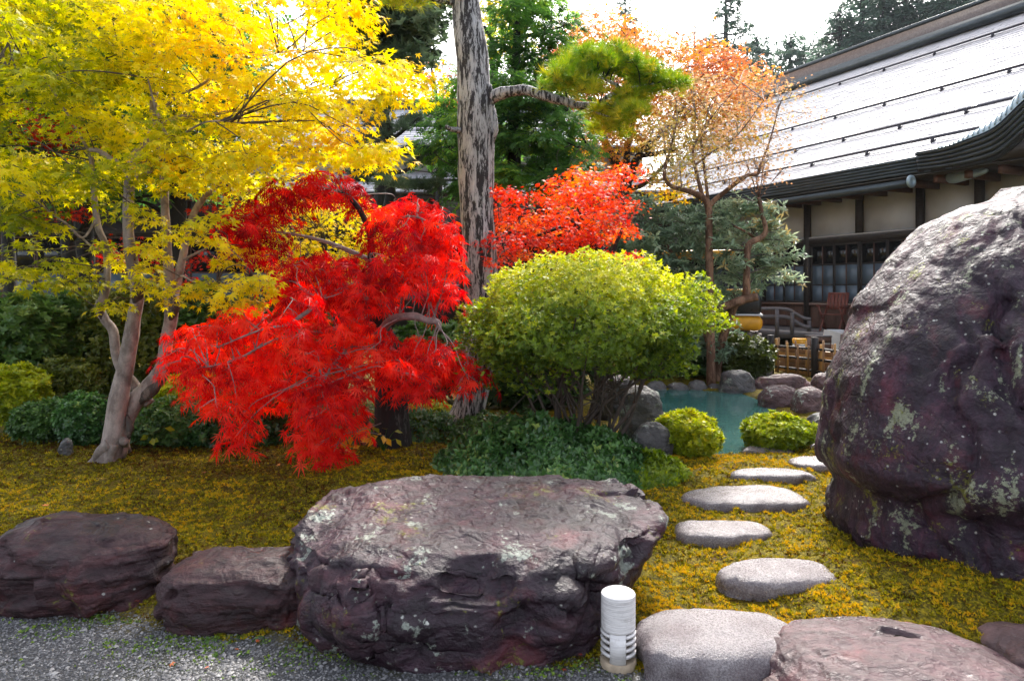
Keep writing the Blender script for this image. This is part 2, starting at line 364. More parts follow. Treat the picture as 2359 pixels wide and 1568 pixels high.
# building
M['dark_wood'] = plain('dark_wood', (.035, .027, .024), .6, .4, 6, (1, 1, 8), .3)
M['brown_wood'] = plain('brown_wood', (.10, .05, .035), .6, .35, 6, (8, 8, 1), .3)
M['deck_wood'] = plain('deck_wood', (.10, .09, .095), .6, .35, 5, (1, 8, 8), .3)
M['chair_wood'] = plain('chair_wood', (.17, .05, .035), .45, .35, 8, (1, 1, 6), .2)
M['plaster'] = plain('plaster', (.52, .52, .56), .85, .10, 2.2, (1, 1, 1), .15)
M['copper'] = plain('dark_copper_sheet', (.05, .06, .066), .38, .3, 3, (1, 1, 4), .15, .5)
M['patina'] = plain('pale_patina_copper', (.30, .38, .42), .45, .25, 4, (1, 1, 1), .15, .3)
M['ridge'] = plain('ridge_board', (.15, .115, .105), .6, .35, 3, (8, 1, 8), .25)
M['pipe'] = plain('snow_guard_pipe', (.05, .045, .055), .4, .3, 6, (1, 1, 1), .1, .3)
def shingle_mat(name, lo, hi, rough):
    m, nt, bs = newmat(name); a = nd(nt, 'Attribute', attribute_name='tint').outputs['Fac']
    v = coords(nt); n = noise(nt, v, 1.3, 6, .65)
    k = math_(nt, 'ADD', math_(nt, 'MULTIPLY', a, .6), math_(nt, 'MULTIPLY', n, .4))
    nt.links.new(ramp(nt, k, [(.1, lo), (.9, hi)]), bs.inputs['Base Color'])
    nt.links.new(ramp(nt, a, [(0, rough - .08), (1, rough + .1)]), bs.inputs['Roughness'])
    bs.inputs['Specular IOR Level'].default_value = .9
    return m
M['shingle'] = shingle_mat('roof_shingle', (.27, .255, .275), (.50, .475, .49), .40)
M['tile'] = shingle_mat('grey_roof_tile', (.24, .24, .265), (.45, .45, .48), .34)
def glass_mat(name, c, rough):
    m, nt, bs = newmat(name); bs.inputs['Base Color'].default_value = c4(c); bs.inputs['Roughness'].default_value = rough
    bs.inputs['Specular IOR Level'].default_value = .5
    return m
M['glass'] = glass_mat('dark_window_glass', (.008, .009, .010), .06)
M['frosted'] = glass_mat('frosted_glass', (.10, .135, .175), .35)
def water_mat():
    m, nt, bs = newmat('pond_water'); v = coords(nt)
    n = noise(nt, v, .8, 4)
    nt.links.new(ramp(nt, n, [(.3, (.032, .105, .096)), (.7, (.060, .150, .135))]), bs.inputs['Base Color'])
    bs.inputs['Roughness'].default_value = .045; bs.inputs['IOR'].default_value = 1.33
    bump(nt, bs, math_(nt, 'ADD', noise(nt, coords(nt, (1, 2.2, 1)), 5, 3, .5), math_(nt, 'MULTIPLY', noise(nt, v, 18, 2), .25)), .12, .03)
    return m
M['water'] = water_mat()
def ceramic_mat():
    m, nt, bs = newmat('white_ceramic'); v = coords(nt, (1, 1, 14)); a = noise(nt, v, 9, 6, .7)
    base = ramp(nt, a, [(.3, (.46, .43, .43)), (.55, (.70, .67, .66))])
    base = mixc(nt, ramp(nt, noise(nt, coords(nt), 16, 5, .7), [(.55, 0), (.72, .6)]), base, (.33, .29, .26))
    nt.links.new(base, bs.inputs['Base Color']); bs.inputs['Roughness'].default_value = .6; bump(nt, bs, a, .45, .004); return m
M['ceramic'] = ceramic_mat()
M['clay'] = plain('bare_clay', (.36, .28, .20), .75, .25, 30)
M['exc_yellow'] = plain('yellow_paint', (.62, .30, .015), .4, .2, 5, bstr=.05)
M['black'] = plain('black_plastic', (.012, .012, .014), .35, .3, 5, bstr=.1)
M['white'] = plain('white_plastic', (.7, .7, .72), .5, .1, 5, bstr=.05)
M['rubber'] = plain('grey_rubber', (.14, .12, .11), .75, .35, 8)
M['bamboo'] = plain('bamboo', (.42, .22, .06), .45, .35, 5, (1, 1, .3), .1)
M['bamboo_old'] = plain('weathered_bamboo', (.22, .12, .055), .55, .45, 5, (1, 1, .3), .1)
M['post'] = plain('charred_post', (.018, .014, .014), .6, .4, 8, (1, 1, .2), .3)
M['stuccoboard'] = plain('pale_board', (.42, .39, .36), .8, .15, 3)

# ---------------------------------------------------------------- leaf shapes (stalk at origin, tip +Y, face +Z)
def maple_leaf(angs=(0, 42, -42, 86, -86), lens=(1, .88, .88, .6, .6), notch=.40, wid=21, droop=.25):
    V = [(0, 0, 0)]; T = []
    for a, l in zip(angs, lens):
        for da, r in ((-wid, notch * l), (0, l), (wid, notch * l)):
            t = rad(a + da); V.append((math.sin(t) * r, math.cos(t) * r, -droop * r * r + (.05 if da == 0 else 0)))
        n = len(V); T += [(0, n - 2, n - 3), (0, n - 1, n - 2)]
    return np.array(V, float), np.array(T)
def simple_leaf(w=.22, fold=.05, droop=.12):
    return np.array([(0, 0, 0), (w, .48, fold), (0, 1, -droop), (-w, .48, fold)], float), np.array([(0, 1, 2), (0, 2, 3)])
def rosette(n, w=.2, elev=25, seed=0, jit=.25):
    r = np.random.default_rng(seed); lv, lt = simple_leaf(w); Vs, Ts = [], []
    for i in range(n):
        a = 2 * np.pi * (i + r.random() * .5) / n; e = rad(elev) + r.normal() * .3; s = 1 + jit * r.normal()
        y = np.array([math.cos(a) * math.cos(e), math.sin(a) * math.cos(e), math.sin(e)])
        x = np.array([math.sin(a), -math.cos(a), 0]); z = np.cross(x, y)
        Vs.append(s * (lv[:, :1] * x + lv[:, 1:2] * y + lv[:, 2:] * z)); Ts.append(lt + 4 * i)
    return np.concatenate(Vs), np.concatenate(Ts)
def needles(n, w=.03, lo=5, hi=85, seed=0):
    r = np.random.default_rng(seed); V, T = [], []
    for i in range(n):
        a = 2 * np.pi * r.random(); e = rad(r.uniform(lo, hi)); s = r.uniform(.7, 1.05)
        d = np.array([math.cos(a) * math.cos(e), math.sin(a) * math.cos(e), math.sin(e)]) * s
        p = np.cross(d, r.normal(size=3)); p = p / np.linalg.norm(p) * w
        k = len(V); V += [-p, p, d]; T.append((k, k + 1, k + 2))
    return np.array(V), np.array(T)
def spray(n=7, seed=0, w=.09):
    """flat fan of conifer twiglets"""
    r = np.random.default_rng(seed); V, T = [], []
    for i in range(n):
        y0 = .75 * i / n; a = (1 if i % 2 else -1) * rad(r.uniform(28, 60)) if i < n - 1 else 0; L = r.uniform(.35, .6) * (1.15 - y0 * .5)
        d = np.array([math.sin(a), math.cos(a), 0]) * L; p = np.array([math.cos(a), -math.sin(a), 0]) * w
        b = np.array([0, y0, -.15 * y0 * y0]); e = b + d + np.array([0, 0, -.14 * r.random()]); k = len(V)
        V += [b, b + d * .5 + p, e, b + d * .5 - p]; T += [(k, k + 1, k + 2), (k, k + 2, k + 3)]
    return np.array(V), np.array(T)
LEAF = dict(maple=maple_leaf(), maple_small=maple_leaf((0, 55, -55), (1, .85, .85), .4, 26, .2),
            lace=maple_leaf((0, 32, -32, 66, -66, 100, -100), (1, .95, .95, .8, .8, .5, .5), .34, 10, .4),
            az=rosette(6, .24, 28, 1), az2=rosette(5, .27, 20, 2), rh=rosette(8, .13, 12, 3), rh2=rosette(7, .14, 30, 4),
            small=rosette(4, .32, 15, 5), pine=needles(22, .022, 10, 88, 1), pine2=needles(18, .025, 0, 75, 2), fir=spray(8, 1), fir2=spray(7, 2),
            far=spray(4, 3, .17), fir3=spray(5, 5, .13), moss=needles(3, .24, 15, 60, 3), moss2=needles(3, .26, 30, 80, 4), weed=rosette(5, .38, 35, 6), single=simple_leaf(.3))
def nrm(a): return a / (np.linalg.norm(a, axis=-1, keepdims=True) + 1e-9)
def scatter(tpl, pos, n, tip, s, tint):
    """many copies of one leaf shape as arrays"""
    tv, tf = tpl; n = nrm(n); t = tip - (tip * n).sum(1, keepdims=True) * n; t = nrm(t); x = np.cross(t, n)
    s = np.broadcast_to(s, (len(pos),))
    V = pos[:, None] + s[:, None, None] * (tv[None, :, 0, None] * x[:, None] + tv[None, :, 1, None] * t[:, None] + tv[None, :, 2, None] * n[:, None])
    Fc = tf[None] + (np.arange(len(pos)) * len(tv))[:, None, None]
    tt = np.repeat(tint[:, None], len(tv), 1) + RG.normal(0, .03, (len(pos), len(tv)))
    return V.reshape(-1, 3), Fc.reshape(-1, 3), np.clip(tt.ravel(), 0, 1)
def foliage(name, parent, mat, tpls, pos, n, tip, s, tint, world=True, kind='stuff'):
    k = len(tpls); Vs, Fs, Ts, c = [], [], [], 0
    which = RG.integers(0, k, len(pos)); s = np.broadcast_to(s, (len(pos),))
    for i in range(k):
        m = which == i
        if not m.any(): continue
        V, F_, t = scatter(LEAF[tpls[i]], pos[m], n[m], tip[m], s[m], tint[m]); Vs.append(V); Fs.append(F_ + c); Ts.append(t); c += len(V)
    o = mk(name, np.concatenate(Vs), np.concatenate(Fs), mat, parent, np.concatenate(Ts), world=world)
    if kind: o['kind'] = kind
    return o
def leaf_parts(parent, mat, tpl, pos, n, tip, s, tint, name='leaf', variants=6):
    """single leaves as objects that share a few meshes"""
    base = np.array(root_of(parent).location); meshes = []
    tv, tf = LEAF[tpl]
    for i in range(variants):
        me = mesh_np(name, tv, tf, np.full(len(tv), np.quantile(tint, (i + .5) / variants))); me.materials.append(mat); meshes.append(me)
    order = np.argsort(np.argsort(tint)) * variants // len(tint)
    n = nrm(n); t = nrm(tip - (tip * n).sum(1, keepdims=True) * n); x = np.cross(t, n)
    from mathutils import Matrix
    for i in range(len(pos)):
        o = bpy.data.objects.new(name, meshes[int(order[i])]); COL.objects.link(o); o.parent = parent
        m = Matrix([(x[i, j] * s[i], t[i, j] * s[i], n[i, j] * s[i], pos[i, j] - base[j]) for j in range(3)] + [(0, 0, 0, 1)])
        o.matrix_local = m
def in_frame(p):
    sx = CX + F * p[:, 0] / p[:, 1]; sy = HZ - F * (p[:, 2] - H) / p[:, 1]
    return (p[:, 1] > .5) & (sx > 0) & (sx < 2359) & (sy > 0) & (sy < 1568)
def pad_leaves(pads, per, flat=.35, droop=.35, tilt=.45, hang=.6, tint0=None, tvar=.18):
    """pads: (k,4) x y z r. Leaves lie in flat drooping layers. Returns pos, normal, tip, tint"""
    pads = np.asarray(pads, float); k = len(pads)
    cnt = np.maximum(3, (per * (pads[:, 3] / pads[:, 3].mean()) ** 2)).astype(int); idx = np.repeat(np.arange(k), cnt); N = len(idx)
    a = RG.random(N) * 2 * np.pi; rho = RG.random(N) ** .55
    ph = RG.random(k)[idx] * 6.28; lob = 1 + .28 * np.sin(3 * a + ph) + .18 * np.sin(5 * a + 2.1 * ph)
    r = pads[idx, 3] * rho * lob; out = np.stack([np.cos(a), np.sin(a), np.zeros(N)], 1)
    tl = RG.normal(0, .16, (k, 2))[idx]
    layer = np.round(RG.random(N) * 2) / 2 - .5
    z = flat * pads[idx, 3] * (layer * .9 + .35 * RG.normal(size=N)) - droop * pads[idx, 3] * rho ** 2 + (out[:, 0] * tl[:, 0] + out[:, 1] * tl[:, 1]) * r
    pos = pads[idx, :3] + out * r[:, None]; pos[:, 2] += z
    n = np.array([0, 0, 1.]) + out * (rho * droop * 1.3)[:, None] + RG.normal(0, tilt, (N, 3))
    tip = out + np.array([0, 0, -hang]) + RG.normal(0, .45, (N, 3))
    t0 = (tint0 if tint0 is not None else np.full(k, .5))[idx] + RG.normal(0, tvar, N)
    return pos, n, tip, np.clip(t0, 0, 1)
def branch_pts(spec):
    """spec rows px, py, Y, width(px) -> points, radii in metres"""
    a = np.array(spec, float); return np.array([P(x, y, Y) for x, y, Y, w in a]), a[:, 3] / 2 / F * a[:, 2]
def twigs(skel, pads, r0=.007, sub=4, seg=4, arch=.12):
    """a twig from the nearest limb to each pad, with side shoots"""
    skel = np.asarray(skel); parts = []
    for p in np.asarray(pads):
        c = p[:3]; d = (np.linalg.norm((skel - c) * np.array([1, .7, 1.3]), axis=1) + .6 * np.maximum(0, skel[:, 2] - c[2])) * RG.uniform(.6, 1.4, len(skel))
        s = skel[d.argmin()]; L = np.linalg.norm(c - s)
        mid = s * .5 + c * .5 + np.array([0, 0, arch * L]) + RG.normal(0, .06 * L, 3)
        mid2 = s * .2 + c * .8 + np.array([0, 0, arch * L * .7]) + RG.normal(0, .04 * L, 3)
        parts.append(tube([s, mid, mid2, c], [r0 * (1 + .7 * L), r0, r0 * .8, r0 * .5], seg, 3, cap=False))
        for j in range(sub):
            a = RG.random() * 6.28; e = c + np.array([math.cos(a), math.sin(a), -.25 - .2 * RG.random()]) * p[3] * RG.uniform(.6, 1.0)
            b = mid2 * .4 + c * .6
            parts.append(tube([b, (b + e) / 2 + np.array([0, 0, .05 * p[3]]) + RG.normal(0, .05 * p[3], 3), e], [r0 * .6, r0 * .45, r0 * .2], 3, 2, cap=False))
    return join(parts)

# ---------------------------------------------------------------- ground
POND = [tuple(((px - CX) / F * ((H - .05) * F / (py - HZ)), (H - .05) * F / (py - HZ))) for px, py in
        [(1400, 900), (1560, 898), (1690, 903), (1765, 930), (1800, 965), (1960, 980), (1960, 995), (1880, 1003), (1765, 1006), (1712, 1040), (1650, 1046), (1580, 1030), (1500, 985), (1440, 945)]]
WATER_Z = .05
def edge_y(x): return np.interp(x, [-5, -2.5, -1.4, -.9, .35, .62, .9, 1.2, 6], [3.25, 3.2, 3.02, 2.85, 2.72, 2.66, 2.3, 1.9, 1.9])
def gz(x, y, fine=False):
    x = np.atleast_1d(np.asarray(x, float)); y = np.atleast_1d(np.asarray(y, float)); q = np.stack([x, y, x * 0], 1)
    e = sstep(0, .35, y - edge_y(x))
    z = e * (.07 + .022 * np.clip(y - 3, 0, 2)) + e * .035 * fbm(q * 1.1, 3, 5)
    z = z + e * .11 * np.exp(-(((x - 2.15) / .75) ** 2 + ((y - 3.15) / .38) ** 2)) + e * .05 * np.exp(-(((x + 1.2) / 1.1) ** 2 + ((y - 4.6) / .9) ** 2))
    d = poly_dist(q[:, :2], POND)
    z = z + (.065 - z) * sstep(.7, .12, d) * (d > 0) + (.065 - z) * (d <= 0)
    z = np.where(d < .1, z + (-.5 - z) * sstep(.08, -.25, d), z)
    if fine: z = z + e * sstep(0, .2, d) * (.016 * fbm(q * 9, 2, 8) + .007 * fbm(q * 28, 2, 9)) + (1 - e) * .004 * fbm(q * 8, 3, 12)
    return z
def gz1(x, y): return float(gz(x, y)[0])
def GP(px, py, dz=0.0):
    z = .1
    for _ in range(12):
        Y = (H - z) * F / (py - HZ); X = (px - CX) / F * Y; z = gz1(X, Y) + dz
    return np.array([X, Y, z])
def axis(lo, hi, step, far):
    a = list(np.arange(lo, hi, step)); s = step; v = a[-1]
    while v < far: s *= 1.35; v += s; a.append(v)
    s = step; v = a[0]
    while v > -far: s *= 1.35; v -= s; a.insert(0, v)
    return np.array(a)
gx = axis(-4.6, 4.6, .055, 900); gy = axis(1.6, 10.5, .055, 900)
X_, Y_ = np.meshgrid(gx, gy); X_, Y_ = X_.ravel(), Y_.ravel()
Z_ = gz(X_, Y_, True); zone = 1 - sstep(-.08, .12, Y_ - edge_y(X_) + .06 * fbm(np.stack([X_, Y_, X_ * 0], 1) * 4, 3, 3))
nx, ny = len(gx), len(gy); ii = np.arange(ny - 1)[:, None] * nx + np.arange(nx - 1)[None]
Q = np.stack([ii, ii + 1, ii + nx + 1, ii + nx], -1).reshape(-1, 4)
tag(mk('ground', np.stack([X_, Y_, Z_], 1), Q, M['ground'], tint=zone, smooth=True), kind='structure')
# pond water
pc = np.array(POND); cen = pc.mean(0); pw = cen + (pc - cen) * 1.12
tag(mk('pond_water', np.column_stack([np.vstack([cen, pw]), np.full(len(pw) + 1, WATER_Z)]), np.array([(0, i + 1, (i + 1) % len(pw) + 1) for i in range(len(pw))]), M['water']), kind='structure')

# ---------------------------------------------------------------- main hall on the right
ANG = 25.2
UX, UY = math.sin(rad(ANG)), -math.cos(rad(ANG))
hall = thing('temple_hall', (8.24, 17.5, 0), 'long dark timber hall with wide pale shingled roof and curved eave', 'building', rz=math.atan2(UY, UX))
def hb(name, boxes, mat, parent=None, bevel=0):
    V, F_ = join([b if len(b) == 2 else box(*b) for b in boxes]); return mk(name, V, F_, mat, parent or hall, bevel=bevel)
XF, XN = -8.6, 12.0
EY, EZ, RY, RZ = -1.35, 4.22, 5.2, 9.05
def roofz(y):
    s = (y - EY) / (RY - EY); return EZ + (RZ - EZ) * (s - .05 * np.sin(np.pi * s))
# roof body and shingles
ys = np.linspace(EY, RY, 24); n = len(ys)
V = np.concatenate([np.stack([np.full(n, x), ys, roofz(ys) - d], 1) for d in (.02, .32) for x in (XF, XN)])
i = np.arange(n - 1)
Fr = np.concatenate([np.stack([i, i + n, i + n + 1, i + 1], 1), np.stack([i + 2 * n, i + 2 * n + 1, i + 3 * n + 1, i + 3 * n], 1), np.stack([i, i + 1, i + 2 * n + 1, i + 2 * n], 1), np.stack([i + n, i + 3 * n, i + 3 * n + 1, i + n + 1], 1), [[0, 2 * n, 3 * n, n]]])
roof = mk('roof', V, Fr, M['dark_wood'], hall)
back = RY + (RY - EY)
mk('rear_slope', *join([(np.array([[XF, RY, RZ - .02], [XN, RY, RZ - .02], [XN, back, EZ], [XF, back, EZ], [XF, RY, RZ - .3], [XN, RY, RZ - .3], [XN, back, EZ - .3], [XF, back, EZ - .3]]), BOXF)]), M['shingle'], hall, tint=np.full(8, .5))
def shingles(x0, x1, y0, y1, zf, rows, wid, th, par, mat, name='shingles'):
    parts, tints = [], []
    dy = (y1 - y0) / rows
    for r in range(rows):
        ya, yb = y0 + r * dy - .012, y0 + (r + 1) * dy + .03
        xs = np.arange(x0 + (r % 2) * wid * .5 - wid * .5, x1, wid) + RG.normal(0, wid * .05, len(np.arange(x0 + (r % 2) * wid * .5 - wid * .5, x1, wid)))
        k = len(xs) - 1; xa = np.maximum(xs[:-1] + .004, x0); xb = np.minimum(xs[1:] - .004, x1)
        lift = th + RG.random(k) * th * .8; za, zb = zf(np.array([ya]))[0], zf(np.array([yb]))[0]
        yy = ya + RG.normal(0, .004, k)
        V = np.stack([np.stack([xa, yy, za + lift], 1), np.stack([xb, yy, za + lift], 1), np.stack([xb, np.full(k, yb), np.full(k, zb + .004)], 1), np.stack([xa, np.full(k, yb), np.full(k, zb + .004)], 1),
                      np.stack([xa, yy, np.full(k, za - .012)], 1), np.stack([xb, yy, np.full(k, za - .012)], 1)], 1).reshape(-1, 3)
        b = (np.arange(k) * 6)[:, None]; parts.append((V, np.concatenate([b + np.array([[0, 1, 2, 3]]), b + np.array([[4, 5, 1, 0]])])))
        t = np.clip(.5 + RG.normal(0, .22, k), 0, 1); tints.append(np.repeat(t, 6))
    V, F_ = join(parts); o = mk(name, V, F_, mat, par, tint=np.concatenate(tints)); o['kind'] = 'stuff'; return o
shingles(XF, XN, EY, RY, roofz, 62, .30, .012, roof, M['shingle'])
# ridge
hb('ridge_cap', [(XF - .15, XN, RY - .42, RY + .42, RZ + .36, RZ + .46), (XF - .22, XN, RY - .2, RY + .2, RZ + .463, RZ + .54)], M['copper'], roof, .02)
hb('ridge_board', [(XF, XN, RY - .33, RY + .33, RZ - .25, RZ + .357)], M['ridge'], roof)
rl = hb('ridge_flashing', [(XF, XN, RY - .52, RY - .335, RZ - .3, RZ - .02)], M['copper'], roof)
# snow guards: long pipes on brackets
for yy in (-.72, .42, 2.0, 4.1):
    z0 = float(roofz(yy)); x1 = 4.0 if yy < 0 else (4.9 if yy < 1 else XN)
    g = hb('snow_guard', [tube([(XF + .3, yy, z0 + .11), (x1, yy, z0 + .11)], .030, 8, 1)], M['pipe'], roof)
    b0 = None
    for k, xb in enumerate(np.arange(XF + .8, x1, 1.55)):
        if b0 is None: b0 = o = mk('bracket', *join([bar((0, 0, 0), (0, 0, .10), .05, .05), bar((0, .10, .07), (0, -.05, .0), .035, .035)]), M['pipe'], g)
        else: o = dup(b0, parent=g)
        o.location = (xb, yy, z0 + .005)
# eave: ribbed copper edge, gutter
for k in range(5):
    hb('fascia_rib', [(XF, 3.2, EY - .10 + k * .018, EY + .2, EZ - .045 - k * .066, EZ + .015 - k * .066)], M['copper'], roof)
gut = hb('gutter', [tube([(XF, EY - .06, EZ - .5), (3.05, EY - .06, EZ - .5)], .085, 12, 1)], M['copper'], roof)
dV, dF = lathe([(0, 0), (.05, .0), (.06, .02), (.10, .02), (.13, .0), (.135, -.03), (.10, -.06)], 20)
dV = dV[:, [2, 0, 1]]
mk('gutter_end_disc', dV + np.array([3.1, EY - .10, EZ - .48]), dF, M['patina'], roof, smooth=True)
# rafters and soffit
hb('soffit', [(XF, XN, EY + .12, .0, EZ - .36, EZ - .325)], M['dark_wood'])
r0 = None
for xr in np.arange(XF + .2, 6.0, .62):
    if r0 is None: r0 = o = mk('rafter', *box(-.045, .045, EY + .22, -.09, EZ - .52, EZ - .365), M['brown_wood'], hall)
    else: o = dup(r0)
    o.location = (xr, 0, 0)
hb('eave_beam', [(XF, 8, -.06, .06, 3.98, 4.14)], M['dark_wood'])
# walls
PX = [-8.1, -6.9, -5.4, -3.9, -2.35, -.82, .75, 2.30, 3.58, 5.4, 7.0, 8.4]
hb('wall', [(XF + .2, 9, .12, .3, 0, 4.2)], M['dark_wood'])
hb('wall', [(XF + .2, XF + .35, .3, 10.0, 0, 4.2)], M['plaster'])
hb('gable', [(np.array([[XF + .22, EY + 1.3, 4.22], [XF + .22, back - 1.3, 4.22], [XF + .22, RY, RZ - .3], [XF + .34, EY + 1.3, 4.22], [XF + .34, back - 1.3, 4.22], [XF + .34, RY, RZ - .3]]), [np.array([[0, 1, 2], [3, 5, 4]])])], M['plaster'])
for k in range(len(PX) - 1):
    a, b = PX[k], PX[k + 1]
    hb('plaster_panel', [(a + .06, b - .06, .05, .115, 2.905, 3.975)], M['plaster'])
pp = None
for k, x in enumerate(PX):
    full = k % 2 == 1
    hb('post', [(x - .075, x + .075, -.055, .11, .5 if full else 2.9, 3.98)], M['dark_wood'])
hb('lintel', [(XF + .2, 9, -.03, .115, 2.70, 2.90)], M['dark_wood'])
hb('sill', [(XF + .2, 9, -.03, .115, 1.08, 1.155)], M['brown_wood'])
# wainscot boards, one by one
w0 = None
for x in np.arange(XF + .3, 5.2, .26):
    if w0 is None: w0 = o = mk('board', *box(.004, .254, .03, .09, .52, 1.075), M['brown_wood'], hall, bevel=.006)
    else: o = dup(w0)
    o.location = (x, random.uniform(-.006, .006), 0)
# sliding doors: frame + panes
d0 = None
for a, b in ((-8.1, -6.9), (-6.9, -3.9), (-3.9, -.82), (-.82, 2.30), (2.30, 5.4)):
    n_ = max(1, round((b - a - .15) / .78)); w = (b - a - .15) / n_
    for k in range(n_):
        x = a + .075 + k * w; yo = .0 if k % 2 else .035
        fr = hb('window', [(x, x + .05, yo, yo + .04, 1.157, 2.698), (x + w - .05, x + w, yo, yo + .04, 1.157, 2.698), (x + .05, x + w - .05, yo, yo + .04, 1.157, 1.21),
                           (x + .05, x + w - .05, yo, yo + .04, 2.64, 2.698), (x + .05, x + w - .05, yo + .002, yo + .038, 2.14, 2.18), (x + .05, x + w - .05, yo + .002, yo + .038, 1.62, 1.65)], M['dark_wood'])
        hb('mullion', [(x + w / 2 - .014, x + w / 2 + .014, yo + .004, yo + .036, 1.21, 2.64)], M['brown_wood'], fr)
        for (z0, z1, mm) in ((1.21, 1.62, 'frosted'), (1.65, 2.14, 'frosted'), (2.18, 2.64, 'glass')):
            hb('pane', [(x + .05, x + w / 2 - .014, yo + .014, yo + .022, z0, z1)], M[mm], fr)
            hb('pane', [(x + w / 2 + .014, x + w - .05, yo + .014, yo + .022, z0, z1)], M[mm], fr)
# deck with planks
k0 = None
for yv in np.arange(-1.75, -.06, .14):
    if k0 is None: k0 = o = mk('plank', *box(-7.5, 6.5, .004, .136, .455, .50), M['deck_wood'], hall)
    else: o = dup(k0)
    o.location = (random.uniform(-.02, .02), yv, random.uniform(-.003, .003))
hb('deck_edge', [(-7.5, 6.5, -1.80, -1.752, .33, .52)], M['deck_wood'])
for x in np.arange(-7, 6.6, 1.55): hb('deck_post', [(x - .06, x + .06, -1.70, -1.58, 0, .45)], M['dark_wood'])
hb('foundation', [(-8, 6.5, -.2, .0, 0, .45)], M['dark_wood'])
# curved karahafu eave
kx = np.array([3.19, 3.5, 3.82, 4.24, 4.73, 5.21, 5.8, 6.4, 7.1]); kt = np.array([4.31, 4.305, 4.315, 4.38, 4.51, 4.88, 5.3, 5.55, 5.66]); kb = np.array([3.88, 3.86, 3.85, 3.85, 3.93, 4.25, 4.6, 4.84, 4.95])
kx = np.concatenate([kx, 14.2 - kx[-2::-1]]); kt = np.concatenate([kt, kt[-2::-1]]); kb = np.concatenate([kb, kb[-2::-1]])
cu = spline(np.stack([kx, kt, kb], 1), 5); kx2, kt2, kb2 = cu.T; m_ = len(cu); KY = EY - .14
def strip(zlo, zhi, y0, y1):
    V = np.concatenate([np.stack([kx2, np.full(m_, y), z], 1) for y in (y0, y1) for z in (zlo, zhi)]); i = np.arange(m_ - 1); n = m_
    return V, np.concatenate([np.stack([i, i + 1, i + n + 1, i + n], 1), np.stack([i + n, i + n + 1, i + 3 * n + 1, i + 3 * n], 1), np.stack([i + 2 * n, i + 3 * n, i + 3 * n + 1, i + 2 * n + 1], 1), np.stack([i, i + 2 * n, i + 2 * n + 1, i + 1], 1), [[0, n, 3 * n, 2 * n], [m_ - 1, 3 * n - 1, 4 * n - 1, 2 * n - 1]]])
kar = hb('curved_gable', [strip(kb2 + .02, kt2 - .01, KY + .1, KY + .2)], M['dark_wood'])
for k in range(6):
    f0, f1 = k / 6, (k + 1) / 6
    zt = kt2 + (kb2 - kt2) * f0; zb = kt2 + (kb2 - kt2) * f1
    mk('fascia_rib', *strip(zb + .008, zt, KY + k * .02, KY + .12 + k * .004), M['copper'], kar)
curb = []
th = np.interp(kx2, [3.6, 3.85, 4.24, 4.73, 5.21, 7.1, 9.0, 9.47, 9.96, 10.35, 10.6], [.01, .03, .15, .26, .38, .42, .38, .26, .15, .03, .01])
th = np.maximum(th, .01)
Vc = []
for a in np.linspace(0, np.pi, 9):
    Vc.append(np.stack([kx2, np.full(m_, KY - .02) + (1 - np.cos(a)) * .35, kt2 + np.sin(a) ** .8 * th], 1))
Vc = np.concatenate(Vc); i = np.arange(m_ - 1)
for q in range(8): curb.append(np.stack([i + q * m_, i + 1 + q * m_, i + 1 + (q + 1) * m_, i + (q + 1) * m_], 1))
mk('curved_rim', Vc, np.concatenate(curb), M['patina'], kar, smooth=True)
b_ = None
for q in range(8, m_ - 8):
    x = kx2[q]; s_ = [(x + .0, KY - .02 + (1 - math.cos(a)) * .35, kt2[q] + math.sin(a) ** .8 * th[q] + .004) for a in np.linspace(.05, np.pi - .05, 8)]
    mk('rim_seam', *tube(s_, .014, 5, 2), M['patina'], kar)
Vr = np.concatenate([np.stack([kx2, np.full(m_, y), kt2 - .005], 1) for y in (KY + .1, 2.2)])
mk('curved_roof', Vr, np.stack([i, i + 1, i + 1 + m_, i + m_], 1), M['copper'], kar, smooth=True)
mk('curved_soffit', Vr - np.array([0, 0, .36]), np.stack([i, i + m_, i + 1 + m_, i + 1], 1), M['dark_wood'], kar, smooth=True)
sc = spline([(3.5, 3.82), (3.52, 3.72), (3.6, 3.66), (3.75, 3.66), (4.0, 3.70), (4.25, 3.76), (4.3, 3.83), (4.15, 3.88), (3.9, 3.9), (3.6, 3.89)], 3)
V = np.concatenate([np.stack([sc[:, 0], np.full(len(sc), y), sc[:, 1]], 1) for y in (-1.0, -.94)]); n = len(sc); i = np.arange(n)
mk('bracket_panel', V, [np.arange(n)[None], (np.arange(n)[::-1] + n)[None], np.stack([i, i + n, (i + 1) % n + n, (i + 1) % n], 1)], M['patina'], hall)
hb('porch_beam', [(3.2, 9, -1.15, -.95, 3.88, 4.02)], M['dark_wood'])

